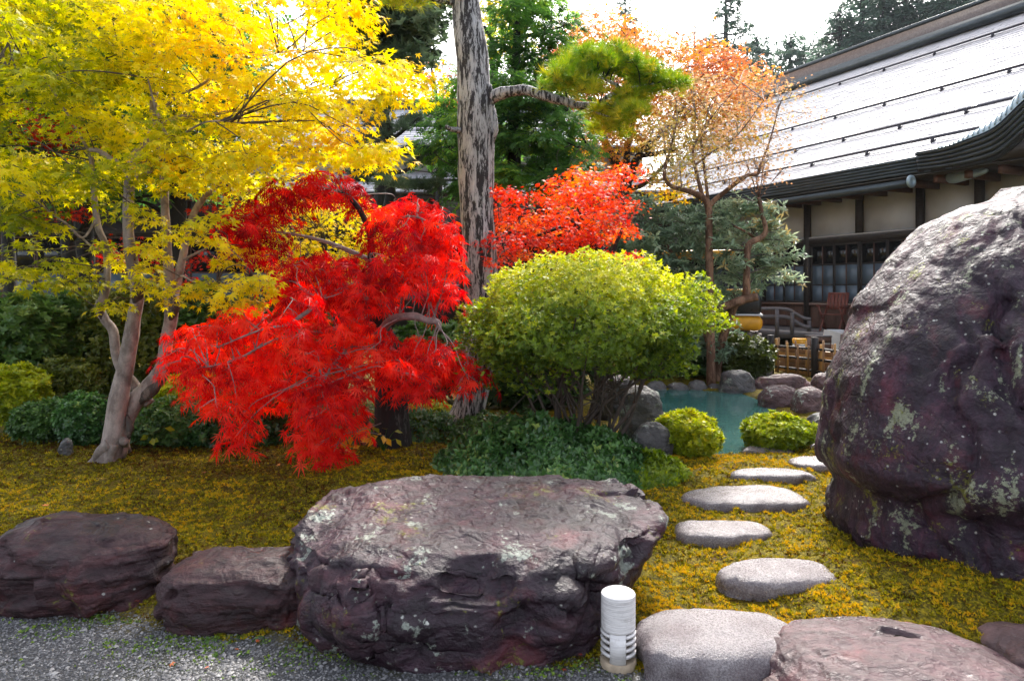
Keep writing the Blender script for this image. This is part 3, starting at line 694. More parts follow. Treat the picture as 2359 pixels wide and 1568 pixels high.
# things on and below the deck
LH = lambda x, y, z=0.0: np.array([8.24 + UX * x - UY * y, 17.5 + UY * x + UX * y, z])   # hall coordinates to world
def chair(x, y, label):
    t = thing('folding_chair', LH(x, y, .5), label, 'chair', 'wooden chairs on the deck', rz=math.atan2(UY, UX) + rad(20))
    for s in (-.24, .24):
        mk('leg', *bar((s, -.26, .60), (s, .22, .0), .03, .04), M['chair_wood'], t)
        mk('leg', *bar((s * .9, .24, .62), (s * .9, -.24, 0), .03, .04), M['chair_wood'], t)
        mk('armrest', *bar((s * 1.1, -.30, .62), (s * 1.1, .26, .60), .05, .025), M['chair_wood'], t)
        mk('back_post', *bar((s * .95, .18, .40), (s * .95, .40, .92), .03, .035), M['chair_wood'], t)
    for k in range(5): mk('seat_slat', *box(-.235, .235, -.24 + k * .09, -.165 + k * .09, .40, .42), M['chair_wood'], t)
    for k in range(6):
        f = -.21 + k * .084; mk('back_slat', *bar((f, .255, .52), (f, .395, .90), .07, .012), M['chair_wood'], t)
    mk('top_rail', *bar((-.24, .402, .915), (.24, .402, .915), .025, .05), M['chair_wood'], t)
chair(.60, -.75, 'dark red wooden folding chair on the deck, the one further from the big boulder')
chair(1.78, -.75, 'dark red wooden folding chair on the deck, half hidden by the big boulder')
t = thing('slipper_box', LH(1.25, -1.45, .505), 'small white box lying at the edge of the deck below the chairs', 'box')
mk('tray', *box(-.16, .16, -.08, .08, 0, .06), M['white'], t, bevel=.01); mk('lid', *box(-.165, .165, -.085, .085, .062, .085), M['white'], t, bevel=.01)
t = thing('curved_handrail', LH(-1.9, -1.9, .5), 'weathered wooden handrail curving down at the left end of the deck', 'railing')
for dz, w in ((0, .04), (-.19, .05)):
    mk('rail', *tube([P(x, y, Y) + (0, 0, dz) for x, y, Y in ((1690, 711, 16.6), (1755, 711, 16.4), (1811, 712, 16.2), (1832, 722, 16.1), (1853, 733, 16), (1868, 735, 15.9))], w, 8, 5), M['deck_wood'], t, world=True, smooth=True)
for px, yy in ((1700, 711), (1745, 711), (1790, 712), (1825, 720), (1864, 734)):
    a = P(px, yy, 16.1); mk('baluster', *bar(a, (a[0], a[1], .45), .07, .07), M['deck_wood'], t, world=True)
# leaning board, bucket, duct under the deck
t = thing('leaning_board', P(1940, 835, 13.6) * np.array([1, 1, 0]), 'pale grey board leaning below the deck beside the boulder', 'board')
mk('sheet', *bar((-.02, .1, 0), (.12, .25, .62), .75, .03), M['stuccoboard'], t, bevel=.005)
mk('edge_batten', *bar((-.02, .06, .0), (.10, .21, .60), .04, .03), M['brown_wood'], t)
t = thing('bucket', P(1842, 830, 13.8) * np.array([1, 1, 0]) + np.array([0, 0, .12]), 'yellow bucket under the deck behind the bamboo fence', 'bucket')
mk('body', *lathe([(.0, 0), (.10, 0), (.13, .30), (.115, .30), (.09, .02)], 20), M['white'], t, smooth=True)
mk('rim', *lathe([(.135, .30), (.14, .40), (.12, .41), (.118, .30)], 20), M['exc_yellow'], t, smooth=True)
mk('handle', *tube([(-.13, 0, .36), (-.1, -.1, .30), (0, -.15, .26), (.1, -.1, .30), (.13, 0, .36)], .006, 5), M['black'], t)
t = thing('wooden_crate', P(1885, 830, 13.9) * np.array([1, 1, 0]), 'brownish wooden crate below the deck between bucket and pale board', 'crate')
for k in range(4): mk('slat', *box(-.2, .2, -.15, -.13, .02 + k * .14, .13 + k * .14), M['brown_wood'], t)
mk('side_panel', *box(-.2, -.18, -.128, .15, .0, .55), M['brown_wood'], t); mk('side_panel', *box(.18, .2, -.128, .15, .0, .55), M['brown_wood'], t); mk('top', *box(-.21, .21, -.16, .16, .555, .58), M['deck_wood'], t)

# ---------------------------------------------------------------- second building, behind the trees
inn = thing('garden_residence', (-5, 20, 0), 'two storey dark timber house with grey tiled roofs behind the pines and maples', 'building')
IX0, IX1 = -12.5, 9.4
def ib(name, boxes, mat, parent=None, bevel=0):
    V, F_ = join([b if len(b) == 2 else box(*b) for b in boxes]); return mk(name, V, F_, mat, parent or inn, bevel=bevel)
def slope(name, y0, z0, y1, z1, x0, x1, rows):
    zf = lambda y: z0 + (z1 - z0) * (np.asarray(y) - y0) / (y1 - y0)
    r = ib(name, [(np.array([[x0, y0, z0 - .12], [x1, y0, z0 - .12], [x1, y1, z1 - .12], [x0, y1, z1 - .12], [x0, y0, z0 - .01], [x1, y0, z0 - .01], [x1, y1, z1 - .01], [x0, y1, z1 - .01]]), BOXF)], M['dark_wood'])
    shingles(x0, x1, y0, y1, zf, rows, .32, .018, r, M['tile'], 'tiles'); return r
r1 = slope('upper_roof', -.4, 5.62, 4.2, 7.9, IX0, IX1 - .3, 20)
ib('ridge', [(IX0, IX1 - .3, 4.0, 4.5, 7.75, 8.2)], M['copper'], r1); ib('snow_guard', [tube([(IX0, 1.5, 6.68), (IX1 - .4, 1.5, 6.68)], .05, 6, 1)], M['pipe'], r1)
ib('eave_board', [(IX0, IX1 - .3, -.38, -.30, 5.38, 5.60)], M['dark_wood'], r1)
r2 = slope('lower_roof', -1.9, 4.12, .35, 5.0, IX0, IX1, 12)
ib('eave_board', [(IX0, IX1, -1.88, -1.82, 3.86, 4.10)], M['dark_wood'], r2)
ib('snow_guard', [tube([(IX0, -.9, 4.58), (IX1, -.9, 4.58)], .045, 6, 1)], M['pipe'], r2)
ib('upper_wall', [(IX0 + .3, IX1 - .5, .4, .7, 4.9, 5.9)], M['plaster'])
for x in np.arange(IX0 + .5, IX1 - .5, 1.82): ib('post', [(x - .07, x + .07, .34, .398, 4.95, 5.6)], M['dark_wood'])
ib('lower_wall', [(IX0 + .3, IX1 - .2, .5, .8, 0, 4.3)], M['dark_wood'])
for x in np.arange(IX0 + .5, IX1 - .4, 1.82):
    ib('post', [(x - .07, x + .07, .36, .498, .3, 4.2)], M['brown_wood'])
    for k in range(2):
        a = x + .1 + k * .86
        if a + .82 > IX1 - .2: continue
        fr = ib('window', [(a, a + .04, .42, .46, 1.2, 3.1), (a + .78, a + .82, .42, .46, 1.2, 3.1), (a + .04, a + .78, .42, .46, 1.2, 1.25), (a + .04, a + .78, .42, .46, 3.05, 3.1), (a + .04, a + .78, .422, .458, 2.0, 2.04)], M['brown_wood'])
        ib('pane', [(a + .04, a + .78, .435, .445, 2.04, 3.05)], M['glass'], fr); ib('pane', [(a + .04, a + .78, .435, .445, 1.25, 2.0)], M['frosted'], fr)
ib('beam', [(IX0 + .3, IX1 - .2, .33, .41, 3.15, 3.35)], M['dark_wood'])
ib('rear_block', [(IX0 + .3, IX1 - .6, .9, 8, 0, 5.6)], M['dark_wood'])

# ---------------------------------------------------------------- rocks
def loft(rings, nz, na, expo=2.6, seed=0, plan=.06):
    """rings rows: z xl xr yf yb ; returns rock shell vertices"""
    r = np.array(rings, float); c = np.stack([r[:, 0], (r[:, 2] - r[:, 1]) / 2, (r[:, 4] - r[:, 3]) / 2], 1)
    s = np.concatenate([[0], np.cumsum(np.linalg.norm(np.diff(c, axis=0), axis=1))]); u = np.linspace(0, s[-1], nz)
    q = np.stack([np.interp(u, s, r[:, k]) for k in range(5)], 1)
    for _ in range(2): q[1:-1] = (q[:-2] + 2 * q[1:-1] + q[2:]) / 4
    a = np.arange(na) * 2 * np.pi / na; ca, sa = np.cos(a), np.sin(a)
    ex = np.sign(ca) * np.abs(ca) ** (2 / expo); ey = np.sign(sa) * np.abs(sa) ** (2 / expo)
    w = 1 + plan * fbm(np.stack([ca * 1.3, sa * 1.3, a * 0], 1), 3, seed)
    x = (q[:, 1] + q[:, 2])[:, None] / 2 + (q[:, 2] - q[:, 1])[:, None] / 2 * (ex * w)
    y = (q[:, 3] + q[:, 4])[:, None] / 2 + (q[:, 4] - q[:, 3])[:, None] / 2 * (ey * w)
    V = np.stack([x, y, np.repeat(q[:, :1], na, 1)], -1).reshape(-1, 3)
    i = np.arange(nz - 1)[:, None] * na; j = np.arange(na)[None]; j2 = (j + 1) % na
    Fq = np.stack([i + j, i + j2, i + na + j2, i + na + j], -1).reshape(-1, 4)
    V = np.vstack([V, V[-na:].mean(0)]); k = len(V) - 1; top = (nz - 1) * na
    Ft = np.stack([top + np.arange(na), top + (np.arange(na) + 1) % na, np.full(na, k)], 1)
    return V, [Fq, Ft]
def vnormals(V, Fs):
    N = np.zeros_like(V)
    for f in Fs:
        n = np.cross(V[f[:, 1]] - V[f[:, 0]], V[f[:, 2]] - V[f[:, 0]]) if f.shape[1] == 3 else np.cross(V[f[:, 2]] - V[f[:, 0]], V[f[:, 3]] - V[f[:, 1]])
        for k in range(f.shape[1]): np.add.at(N, f[:, k], n)
    return nrm(N)
def rock(name, label, cat, rings, mat, nz=60, na=90, size=None, seed=1, rough=1.0, chips=1.0, strata=0.0, expo=2.6, plan=.06, group=None, facet_s=(2.2, 6), flat_top=.65, post=None, sharp=26):
    V, Fs = loft(rings, nz, na, expo, seed, plan)
    size = size or np.ptp(V, axis=0).max() * .5
    N = vnormals(V, Fs)
    d = .10 * size * fbm(V / size * 1.6, 3, seed) * rough
    calm = 1 - flat_top * np.clip(N[:, 2], 0, 1) ** 2
    d += chips * (.55 * facets(V / size + .25 * fbm(V / size * 3, 2, seed + 4)[:, None], facet_s[0], seed + 1, sharp) + .45 * facets(V / size, facet_s[1], seed + 2, sharp)) * size * .55
    V = V + N * (d * calm)[:, None]; N = vnormals(V, Fs)
    d = .007 * size * rough * fbm(V / size * 9, 4, seed + 3) + .008 * size * chips * np.abs(fbm(V / size * 5, 3, seed + 9))
    if strata:
        sv = V[:, 2] / size * 7 + .9 * fbm(V / size * 2.2, 3, seed + 6) + V[:, 0] / size * .8
        d += strata * size * .014 * (np.abs((sv % 1) - .5) * 2 - .5) * (1 - np.abs(N[:, 2])) + strata * .012 * size * fbm(V / size * np.array([2, 4, 14]), 3, seed + 7)
    V = V + N * d[:, None]
    if post: V = V + vnormals(V, Fs) * post(V, N)[:, None]
    c = np.array([V[:, 0].mean(), V[:, 1].mean(), V[:, 2].min()])
    o = mk(name, V - c, Fs, mat, smooth=True); o.location = c
    tag(o, label, cat, group); return o
def boulder_relief(V, N):
    # undercut ledge low on the left, vertical crevices, ripples below the ledge
    w = .05 * fbm(V * 3, 3, 91); x, z = V[:, 0] + w, V[:, 2] + w + .12 * (V[:, 0] - 1.8)
    d = -.04 * sstep(.47, .41, z) * sstep(2.75, 2.2, x) * sstep(-.1, .2, z + .1)
    d += .015 * np.exp(-((z - .56) / .09) ** 2) * sstep(2.5, 1.9, x)
    for xc, sl, wd, dp, z0, z1 in ((2.06, .10, .022, .055, .35, 1.25), (2.32, .06, .03, .07, .2, 1.5), (2.16, .0, .018, .04, -.2, .42), (1.97, .05, .016, .035, -.2, .40), (2.5, .1, .02, .04, .6, 1.9), (1.9, -.25, .018, .035, .8, 1.3), (2.7, .05, .03, .05, -.2, 1.2)):
        d -= dp * np.exp(-((x - xc - sl * V[:, 2] + .06 * fbm(V * np.array([0, 0, 4.]), 2, int(xc * 100))) / wd) ** 2) * sstep(z0 - .1, z0 + .1, V[:, 2]) * sstep(z1 + .15, z1 - .1, V[:, 2])
    d += .022 * (np.abs(((x * 9 + 1.2 * fbm(V * 4, 2, 93)) % 1) - .5) * 2 - .5) * sstep(.44, .38, z) * sstep(2.9, 2.3, x)
    return d + .006 * fbm(V * 18, 4, 95)
# standing boulder on the right (silhouette read at its left edge)
YB = 3.9
sil = [(1945, 1300), (1915, 1250), (1899, 1205), (1910, 1150), (1915, 1110), (1890, 1078), (1878, 1040), (1886, 965), (1912, 865), (1958, 762), (2000, 680), (2078, 582), (2158, 506), (2258, 452), (2340, 432)]
rings = []
for k, (px, py) in enumerate(sil):
    p = P(px, py, YB); z = p[2]; f = z / 2.1
    yf = np.interp(z, [-.1, .3, .42, .6, 1.2, 1.7, 2.1], [2.80, 2.78, 2.84, 2.72, 2.95, 3.3, 3.65]); yb = np.interp(z, [0, 1, 2.1], [5.0, 4.9, 4.6])
    rings.append((z, p[0] + .075, np.interp(z, [0, 1.5, 2.1], [4.7, 4.6, 4.3]), yf, yb))
rings.insert(0, (-.25, 1.9, 4.6, 2.9, 4.9)); rings += [(2.16, 3.05, 4.1, 3.95, 4.5), (2.2, 3.4, 3.9, 4.1, 4.4)]
rock('standing_boulder', 'huge dark purple standing boulder with lichen spots at the right edge', 'boulder', rings, M['boulder'], 220, 290, 1.2, 21, .34, .15, 0, 2.3, .03, facet_s=(1.9, 4.2), flat_top=.1, post=boulder_relief, sharp=55)
# flat topped rock in the middle
rings = [(-.15, -.82, .45, 2.74, 3.85), (.0, -.88, .50, 2.69, 3.9), (.14, -.95, .55, 2.68, 3.95), (.27, -.985, .59, 2.70, 3.95), (.36, -.96, .63, 2.74, 3.93), (.405, -.93, .655, 2.83, 3.9), (.425, -.89, .65, 3.0, 3.88), (.43, -.83, .62, 3.18, 3.85), (.455, -.74, .58, 3.34, 3.82), (.475, -.58, .46, 3.5, 3.76), (.482, -.3, .2, 3.6, 3.7)]
def slab_relief(V, N):
    g = lambda x, y, z, a, b, c: np.exp(-((V[:, 0] - x) / a) ** 2 - ((V[:, 1] - y) / b) ** 2 - ((V[:, 2] - z) / c) ** 2)
    d = .085 * g(-.62, 2.85, .20, .30, .4, .17) + .05 * g(.25, 2.75, .30, .26, .4, .14) - .07 * g(-.12, 2.75, .34, .20, .25, .07) - .05 * g(-.9, 3.1, .40, .12, .3, .08) - .05 * g(.5, 3.0, .40, .05, .25, .12)
    led = V[:, 2] + .25 * V[:, 0] * .3 + .05 * fbm(V * 4, 3, 71)
    d += .02 * sstep(.30, .33, led) * (N[:, 2] < .5) - .015 * sstep(.17, .20, led) * (N[:, 2] < .5)
    return d + .006 * fbm(V * 20, 4, 72)
rock('flat_topped_rock', 'broad purple rock with a flat wet top and grey lichen, biggest in the front row', 'rock', rings, M['rock'], 180, 270, .75, 5, .7, .95, .45, 3.0, .07, flat_top=.86, sharp=40, post=slab_relief)
rings = [(-.12, -2.42, -1.72, 3.22, 3.6), (.03, -2.52, -1.68, 3.13, 3.62), (.18, -2.55, -1.69, 3.1, 3.62), (.27, -2.52, -1.71, 3.16, 3.6), (.33, -2.45, -1.78, 3.24, 3.55), (.365, -2.3, -1.95, 3.32, 3.48)]
rock('reddish_edging_rock', 'reddish brown layered rock cut off by the left edge of the picture', 'rock', rings, M['rock_red'], 90, 150, .48, 11, .7, .75, .8, 3.2, sharp=40)
rings = [(-.12, -1.52, -.92, 3.02, 3.32), (.02, -1.575, -.885, 2.955, 3.36), (.14, -1.60, -.88, 2.95, 3.36), (.215, -1.585, -.885, 2.98, 3.35), (.25, -1.5, -.92, 3.05, 3.32), (.265, -1.35, -1.05, 3.12, 3.26)]
rock('reddish_edging_rock', 'low block shaped reddish rock between the left edge rock and the flat topped rock', 'rock', rings, M['rock_red'], 84, 150, .4, 14, .5, .6, .7, 4.0, .03, sharp=40)
rings = [(-.2, .95, 1.95, 2.15, 2.75), (.03, .93, 1.93, 2.1, 2.79), (.12, .97, 1.86, 2.12, 2.8), (.17, 1.02, 1.74, 2.2, 2.78), (.195, 1.1, 1.58, 2.3, 2.74), (.205, 1.2, 1.45, 2.4, 2.68)]
PUD = np.array([1.455, 2.60])
def wet_relief(V, N):
    e = ((V[:, 0] - PUD[0]) / .085) ** 2 + ((V[:, 1] - PUD[1] + .35 * (V[:, 0] - PUD[0])) / .026) ** 2
    ridge = (np.abs((((V[:, 0] * .55 + V[:, 1]) * 7 + .8 * fbm(V * 5, 2, 61)) % 1) - .5) * 2 - .5)
    return -.022 * sstep(1.6, .7, e) * (N[:, 2] > .3) + .010 * ridge * sstep(2.62, 2.45, V[:, 1] + .25 * (V[:, 0] - 1.2)) + .004 * fbm(V * 22, 3, 62)
rf = rock('wet_flat_rock', 'pinkish wet rock with a shiny sloping top at the bottom right', 'rock', rings, M['wet_rock'], 84, 150, .5, 31, .35, .4, .3, 2.8, flat_top=.85, post=wet_relief)
v_ = np.array([x.co[:] for x in rf.data.vertices]) + np.array(rf.location)
e_ = ((v_[:, 0] - PUD[0]) / .085) ** 2 + ((v_[:, 1] - PUD[1] + .35 * (v_[:, 0] - PUD[0])) / .026) ** 2
lev = np.percentile(v_[(e_ < 1.1) & (v_[:, 2] > .08), 2], 55); a_ = np.arange(24) * 2 * np.pi / 24
px_ = PUD[0] + .105 * np.cos(a_); pq_ = np.stack([px_, PUD[1] + .034 * np.sin(a_) - .35 * (px_ - PUD[0]), np.full(24, lev)], 1)
M['puddle'] = glass_mat('puddle_water', (.012, .008, .004), .03)
mk('puddle', pq_ - np.array(rf.location), np.arange(24)[None], M['puddle'], rf)
rings = [(-.1, 1.86, 2.2, 2.45, 2.85), (.06, 1.84, 2.25, 2.43, 2.87), (.13, 1.88, 2.2, 2.48, 2.82), (.155, 1.98, 2.1, 2.56, 2.74)]
rock('small_round_stone', 'small pinkish purple stone in the moss in the bottom right corner', 'rock', rings, M['pink_rock'], 40, 70, .2, 33, .5, .4)
rings = [(-.1, .90, 1.0, 2.38, 2.52), (.05, .89, 1.02, 2.36, 2.54), (.09, .93, .98, 2.4, 2.5)]
rock('small_round_stone', 'little pink stone wedged between the nearest stepping stone and the wet flat rock', 'rock', rings, M['pink_rock'], 24, 40, .08, 34, .5, .4)
# puddle in the wet flat rock
# stepping stones
def stepping(x0, x1, yt, yb, label, seed, h=.07, expo=2.3, rot=0):
    f = GP((x0 + x1) / 2, yt, h); n = GP((x0 + x1) / 2, yb, 0)
    Yc = (f[1] + n[1]) / 2; g = gz1((x0 + x1 - 2 * CX) / 2 / F * Yc, Yc); a = (x0 - CX) / F * Yc; b = (x1 - CX) / F * Yc; yf, yk = n[1], f[1]; w, d = b - a, yk - yf
    k = [(-.14, .04), (.12 * h, .0), (.42 * h, .012), (.66 * h, .045), (.84 * h, .11), (.95 * h, .2), (1.0 * h, .33), (1.02 * h, .46)]
    rr = [(g + z, a + f * w, b - f * w, yf + f * d, yk - f * d) for z, f in k]
    return rock('stepping_stone', label, 'stepping stone', rr, M['step'], 36, 84, w * .5, seed, .6, .22, 0, expo, .11, 'stepping stones through the moss')
stepping(1468, 1862, 1382, 1600, 'largest stepping stone, nearest, beside the white lantern', 41, .12, 2.9)
stepping(1655, 1932, 1272, 1378, 'rounded stepping stone, second nearest, in front of the wet flat rock', 42, .075)
stepping(1562, 1772, 1185, 1258, 'grey oval stepping stone, third from the front', 43, .065, 2.5)
stepping(1576, 1852, 1106, 1178, 'wide pale flat stepping stone, fourth from the front', 44, .06, 2.6)
stepping(1678, 1880, 1067, 1113, 'pale oval stepping stone, fifth from the front', 45, .06)
stepping(1824, 1960, 1046, 1088, 'pale stepping stone partly hidden by the standing boulder', 46, .06)
stepping(1714, 1840, 1022, 1048, 'farthest stepping stone, just in front of the clipped ball shrub by the pond', 47, .06)
stepping(1868, 1935, 1018, 1036, 'tiny sliver of a far stepping stone against the standing boulder', 48, .05)
# pond edge rocks
def shore(x0, x1, yt, yb, Y, label, mat, seed, name='pond_rock', dep=.8, zb=None, **k):
    Y *= .92
    a, b = P(x0, yt, Y), P(x1, yb, Y); zt, z0 = a[2], (b[2] - .25 if zb is None else zb); w = b[0] - a[0]; h = zt - z0; d = w * dep
    rr = [(z0, a[0] + .04 * w, b[0] - .04 * w, Y - .02 * d, Y + .95 * d), (z0 + .45 * h, a[0], b[0], Y - .06 * d, Y + d), (z0 + .75 * h, a[0] + .03 * w, b[0] - .04 * w, Y, Y + d), (z0 + .92 * h, a[0] + .13 * w, b[0] - .15 * w, Y + .15 * d, Y + .85 * d), (zt, a[0] + .35 * w, b[0] - .35 * w, Y + .4 * d, Y + .65 * d)]
    return rock(name, label, 'rock', rr, M[mat], 34, 60, max(w * .5, .2), seed, .8, .7, k.get('strata', .2), 2.6, .08)
shore(1668, 1748, 856, 908, 10.4, 'rounded grey rock at the far pond edge, below the dark clipped shrub', 'grey_rock', 51)
shore(1735, 1885, 866, 900, 10.6, 'long low purple rock along the far pond edge under the bamboo fence', 'pink_rock', 52, dep=.35, strata=.6)
shore(1762, 1860, 893, 945, 9.1, 'pinkish rock jutting into the pond from the right', 'pink_rock', 53, dep=.7)
shore(1838, 1925, 897, 962, 8.6, 'pinkish rock at the right pond edge, touching the standing boulder outline', 'pink_rock', 54, dep=.8)
shore(1880, 1935, 862, 905, 9.8, 'small purple rock at the foot of the bamboo fence by the boulder', 'pink_rock', 55)
shore(1880, 1990, 958, 1000, 7.5, 'dark rock at the near right pond edge behind the boulder', 'grey_rock', 56)
for k, (x0, x1, yt) in enumerate([(1490, 1545, 880), (1538, 1592, 884), (1588, 1638, 878), (1630, 1672, 886)]):
    shore(x0, x1, yt, 908, 10.75, ['dark wet stone lining the far pond edge, leftmost of four', 'dark wet stone lining the far pond edge, second from left', 'dark wet stone lining the far pond edge, third from left', 'dark wet stone lining the far pond edge next to the rounded grey rock'][k], 'grey_rock', 60 + k)
shore(1430, 1532, 894, 990, 6.75, 'dark grey slanted rock behind the round shrub at the left pond edge', 'grey_rock', 65, dep=.7)
shore(1462, 1552, 978, 1040, 6.05, 'pale grey rock low in the ground cover at the right of the round shrub', 'grey_rock', 66, dep=.7)
shore(1395, 1470, 868, 900, 7.3, 'pale rock glimpsed through the stems of the round shrub', 'grey_rock', 67, dep=.7)
shore(1690, 1785, 828, 866, 11.6, 'grey stone beside the first post of the bamboo fence', 'grey_rock', 68, dep=.6)
shore(128, 160, 1012, 1024, 6.0, 'small flat stone in the moss left of the yellow maple', 'grey_rock', 69)

# ---------------------------------------------------------------- gravel and moss
def cut_rocks(x, y):
    """keep clutter off the rock footprints"""
    ok = np.ones(len(x), bool)
    for (a, b, c, d) in [(-.9, .5, 2.86, 3.9), (-2.5, -1.72, 3.2, 3.58), (-1.55, -.92, 3.0, 3.32), (.97, 1.85, 2.15, 2.74)]:
        ok &= ~((np.abs((x - (a + b) / 2) / ((b - a) / 2)) ** 3 + np.abs((y - (c + d) / 2) / ((d - c) / 2)) ** 3) < .93)
    ok &= ~((x > 2.15) & (y > 3.5) & (y < 4.8))
    return ok
N = 46000
x = RG.uniform(-2.7, 1.0, N); y = RG.uniform(2.35, 3.35, N); e = y - edge_y(x) + .06 * RG.normal(size=N)
k = (e < .06) & (np.abs(x) < .80 * y + .1) & cut_rocks(x, y); x, y = x[k], y[k]
oc = np.array([(1, 0, 0), (0, 1, 0), (-1, 0, 0), (0, -1, 0), (0, 0, 1), (0, 0, -1)], float); of = np.array([(0, 1, 4), (1, 2, 4), (2, 3, 4), (3, 0, 4)])
n = len(x); s = RG.lognormal(-5.34, .36, n); V = oc[None] * (s[:, None, None] * RG.uniform(.6, 1.2, (n, 6, 1))) * np.array([1, 1, .7]) + RG.normal(0, .0007, (n, 6, 3))
an = RG.random(n) * 6.28; ca, sa = np.cos(an)[:, None], np.sin(an)[:, None]
V = np.stack([V[..., 0] * ca - V[..., 1] * sa, V[..., 0] * sa + V[..., 1] * ca, V[..., 2]], -1) + np.stack([x, y, gz(x, y, True) + s * .25], 1)[:, None]
tag(mk('gravel', V.reshape(-1, 3), (of[None] + (np.arange(n) * 6)[:, None, None]).reshape(-1, 3), M['pebble'], tint=np.repeat(np.clip(RG.beta(2, 2.6, n), 0, 1), 6)), 'grey gravel of the garden path in the foreground', 'gravel', kind='stuff')
def moss_patch(name, label, N, xr, yr, keep, bias):
    y = yr[0] + (yr[1] - yr[0]) * RG.random(N) ** 1.3; x = RG.uniform(-1, 1, N) * (.765 * y + .08)
    e = y - edge_y(x); q = np.stack([x, y, x * 0], 1)
    d = poly_dist(q[:, :2], POND)
    k = (e > .02 + .07 * fbm(q * 5, 2, 3)) & (d > .1) & (np.abs(x) < .79 * y + .15) & cut_rocks(x, y) & keep(x, y); x, y, q = x[k], y[k], q[k]
    n = len(x); z = gz(x, y, True)
    cl = fbm(q * 33, 2, 33)
    rust = (RG.random(n) < np.where(x > .4, .30, .16) + .25 * fbm(q * 3.1, 2, 36)) * np.where(x > .4, .34, .30)
    t = np.clip(bias(x, y) + .20 * fbm(q * 1.5, 3, 31) + .16 * fbm(q * 7, 2, 32) + .26 * cl - rust + RG.normal(0, .15, n), 0, 1)
    z = z + .010 * np.clip(cl, -.6, 1)
    foliage(name, None, M['moss'], ['moss', 'moss2'], np.stack([x, y, z - .003], 1), np.array([0, 0, 1.]) + RG.normal(0, .25, (n, 3)), RG.normal(size=(n, 3)), RG.uniform(.009, .0195, n) * (1 + .10 * (y - 3)), t, world=False)
    tag(bpy.data.objects[name], label, 'moss', kind='stuff')
moss_patch('moss', 'olive and rust coloured moss covering the ground', 262000, (-4.9, 4.0), (1.95, 6.7), lambda x, y: np.ones(len(x), bool),
           lambda x, y: np.where(x > .4, .72 + .05 * np.clip(y - 4, 0, 2) - .2 * sstep(1.4, 2.0, x) * sstep(4.2, 3.4, y), .58 - .18 * sstep(4.4, 6.4, y - .12 * x)))

# ---------------------------------------------------------------- white ceramic lantern
lx, ly = (1426 - CX) / F * 2.72, 2.74; lz = gz1(lx, ly) - .004
L = thing('garden_lantern', (lx, ly, lz), 'white ribbed ceramic cylinder lantern with slits, on the gravel beside the flat topped rock', 'lantern')
R_ = .069
mk('base', *lathe([(0, 0), (R_ + .003, 0), (R_ + .004, .006), (R_ + .003, .030), (R_ - .002, .034), (0, .034)], 40), M['clay'], L, smooth=False)
prof = [(0, .150), (R_ - .010, .150), (R_ - .001, .152)]
for z in np.arange(.156, .288, .0075): prof += [(R_ - .0022 + .0006 * math.sin(z * 300), z), (R_ - .0004, z + .003), (R_ - .0018, z + .006)]
prof += [(R_ - .003, .291), (R_ - .009, .295), (0, .296)]
bV, bF = lathe(prof, 48); bV[:, 0] += bV[:, 2] * .0
mk('body', bV, bF, M['ceramic'], L, smooth=True)
mk('inner_core', *lathe([(.030, .034), (.030, .15)], 20), M['clay'], L)
def arc(z0, z1, a0, a1, r0, r1, n=14):
    a = np.linspace(rad(a0), rad(a1), n); c, s_ = np.cos(a), np.sin(a); V = np.concatenate([np.stack([r * c, r * s_, np.full(n, z)], 1) for z in (z0, z1) for r in (r0, r1)])
    i = np.arange(n - 1); Q = [np.stack([i + p, i + 1 + p, i + 1 + q, i + q], 1) for p, q in ((0, n), (2 * n + n, 2 * n), (n, 3 * n), (2 * n, 0))]
    return V, np.concatenate(Q + [np.array([[0, n, 3 * n, 2 * n], [n - 1, 3 * n - 1, 4 * n - 1, 2 * n - 1]])])
for a0, a1 in ((-128, -72), (-8, 48), (112, 168)): mk('pillar', *arc(.0342, .1498, a0, a1, R_ - .014, R_ - .001), M['ceramic'], L)
for z in (.057, .083, .109, .134):
    for a0, a1 in ((-71.5, -8.5), (48.5, 111.5), (168.5, 231.5)): mk('louver_ring', *arc(z, z + .010, a0, a1, R_ - .016, R_ + .0015), M['ceramic'], L)

# ---------------------------------------------------------------- bamboo fence
A, B = P(1776, 859, 11.4), P(1877, 878, 10.5); dv = (B - A) * np.array([1, 1, 0])
A[2] = gz1(A[0], A[1]); B[2] = gz1(B[0], B[1])
fn = thing('bamboo_fence', A, 'low bamboo lattice fence with charred posts behind the pond rocks', 'fence')
pts = [A, B, B + dv]
for p in pts: mk('post', *tube([p - (0, 0, .2), p + (0, 0, .40), p + (0, 0, .64)], .055, 10, 1), M['post'], fn, world=True, smooth=True)
nvec = nrm(np.array([[-dv[1], dv[0], 0]]))[0]
for a, b in ((A, B), (B, B + dv)):
    for z in (.12, .30, .46):
        mk('rail', *tube([a + (0, 0, z), (a + b) / 2 + (0, 0, z + .005), b + (0, 0, z)], .02, 8, 2), M['post'], fn, world=True, smooth=True)
        for f in np.linspace(.1, .9, 7): 
            c = a + (b - a) * f + (0, 0, z); mk('lashing', *tube([c - nvec * .03 - (0, 0, .02), c - nvec * .034, c - nvec * .03 + (0, 0, .02)], .011, 5, 2), M['post'], fn, world=True)
    for i_, f in enumerate(np.linspace(.1, .9, 8)):
        c = a + (b - a) * f - nvec * .033 * (1 if i_ % 2 else -1); h = random.uniform(.50, .62)
        mk('cane', *tube([c + (0, 0, .03), c + (0, 0, .3), c + (random.uniform(-.01, .01), 0, h)], .015 if i_ else .028, 8, 1), M['bamboo'] if i_ % 3 == 0 else M['bamboo_old'], fn, world=True, smooth=True)
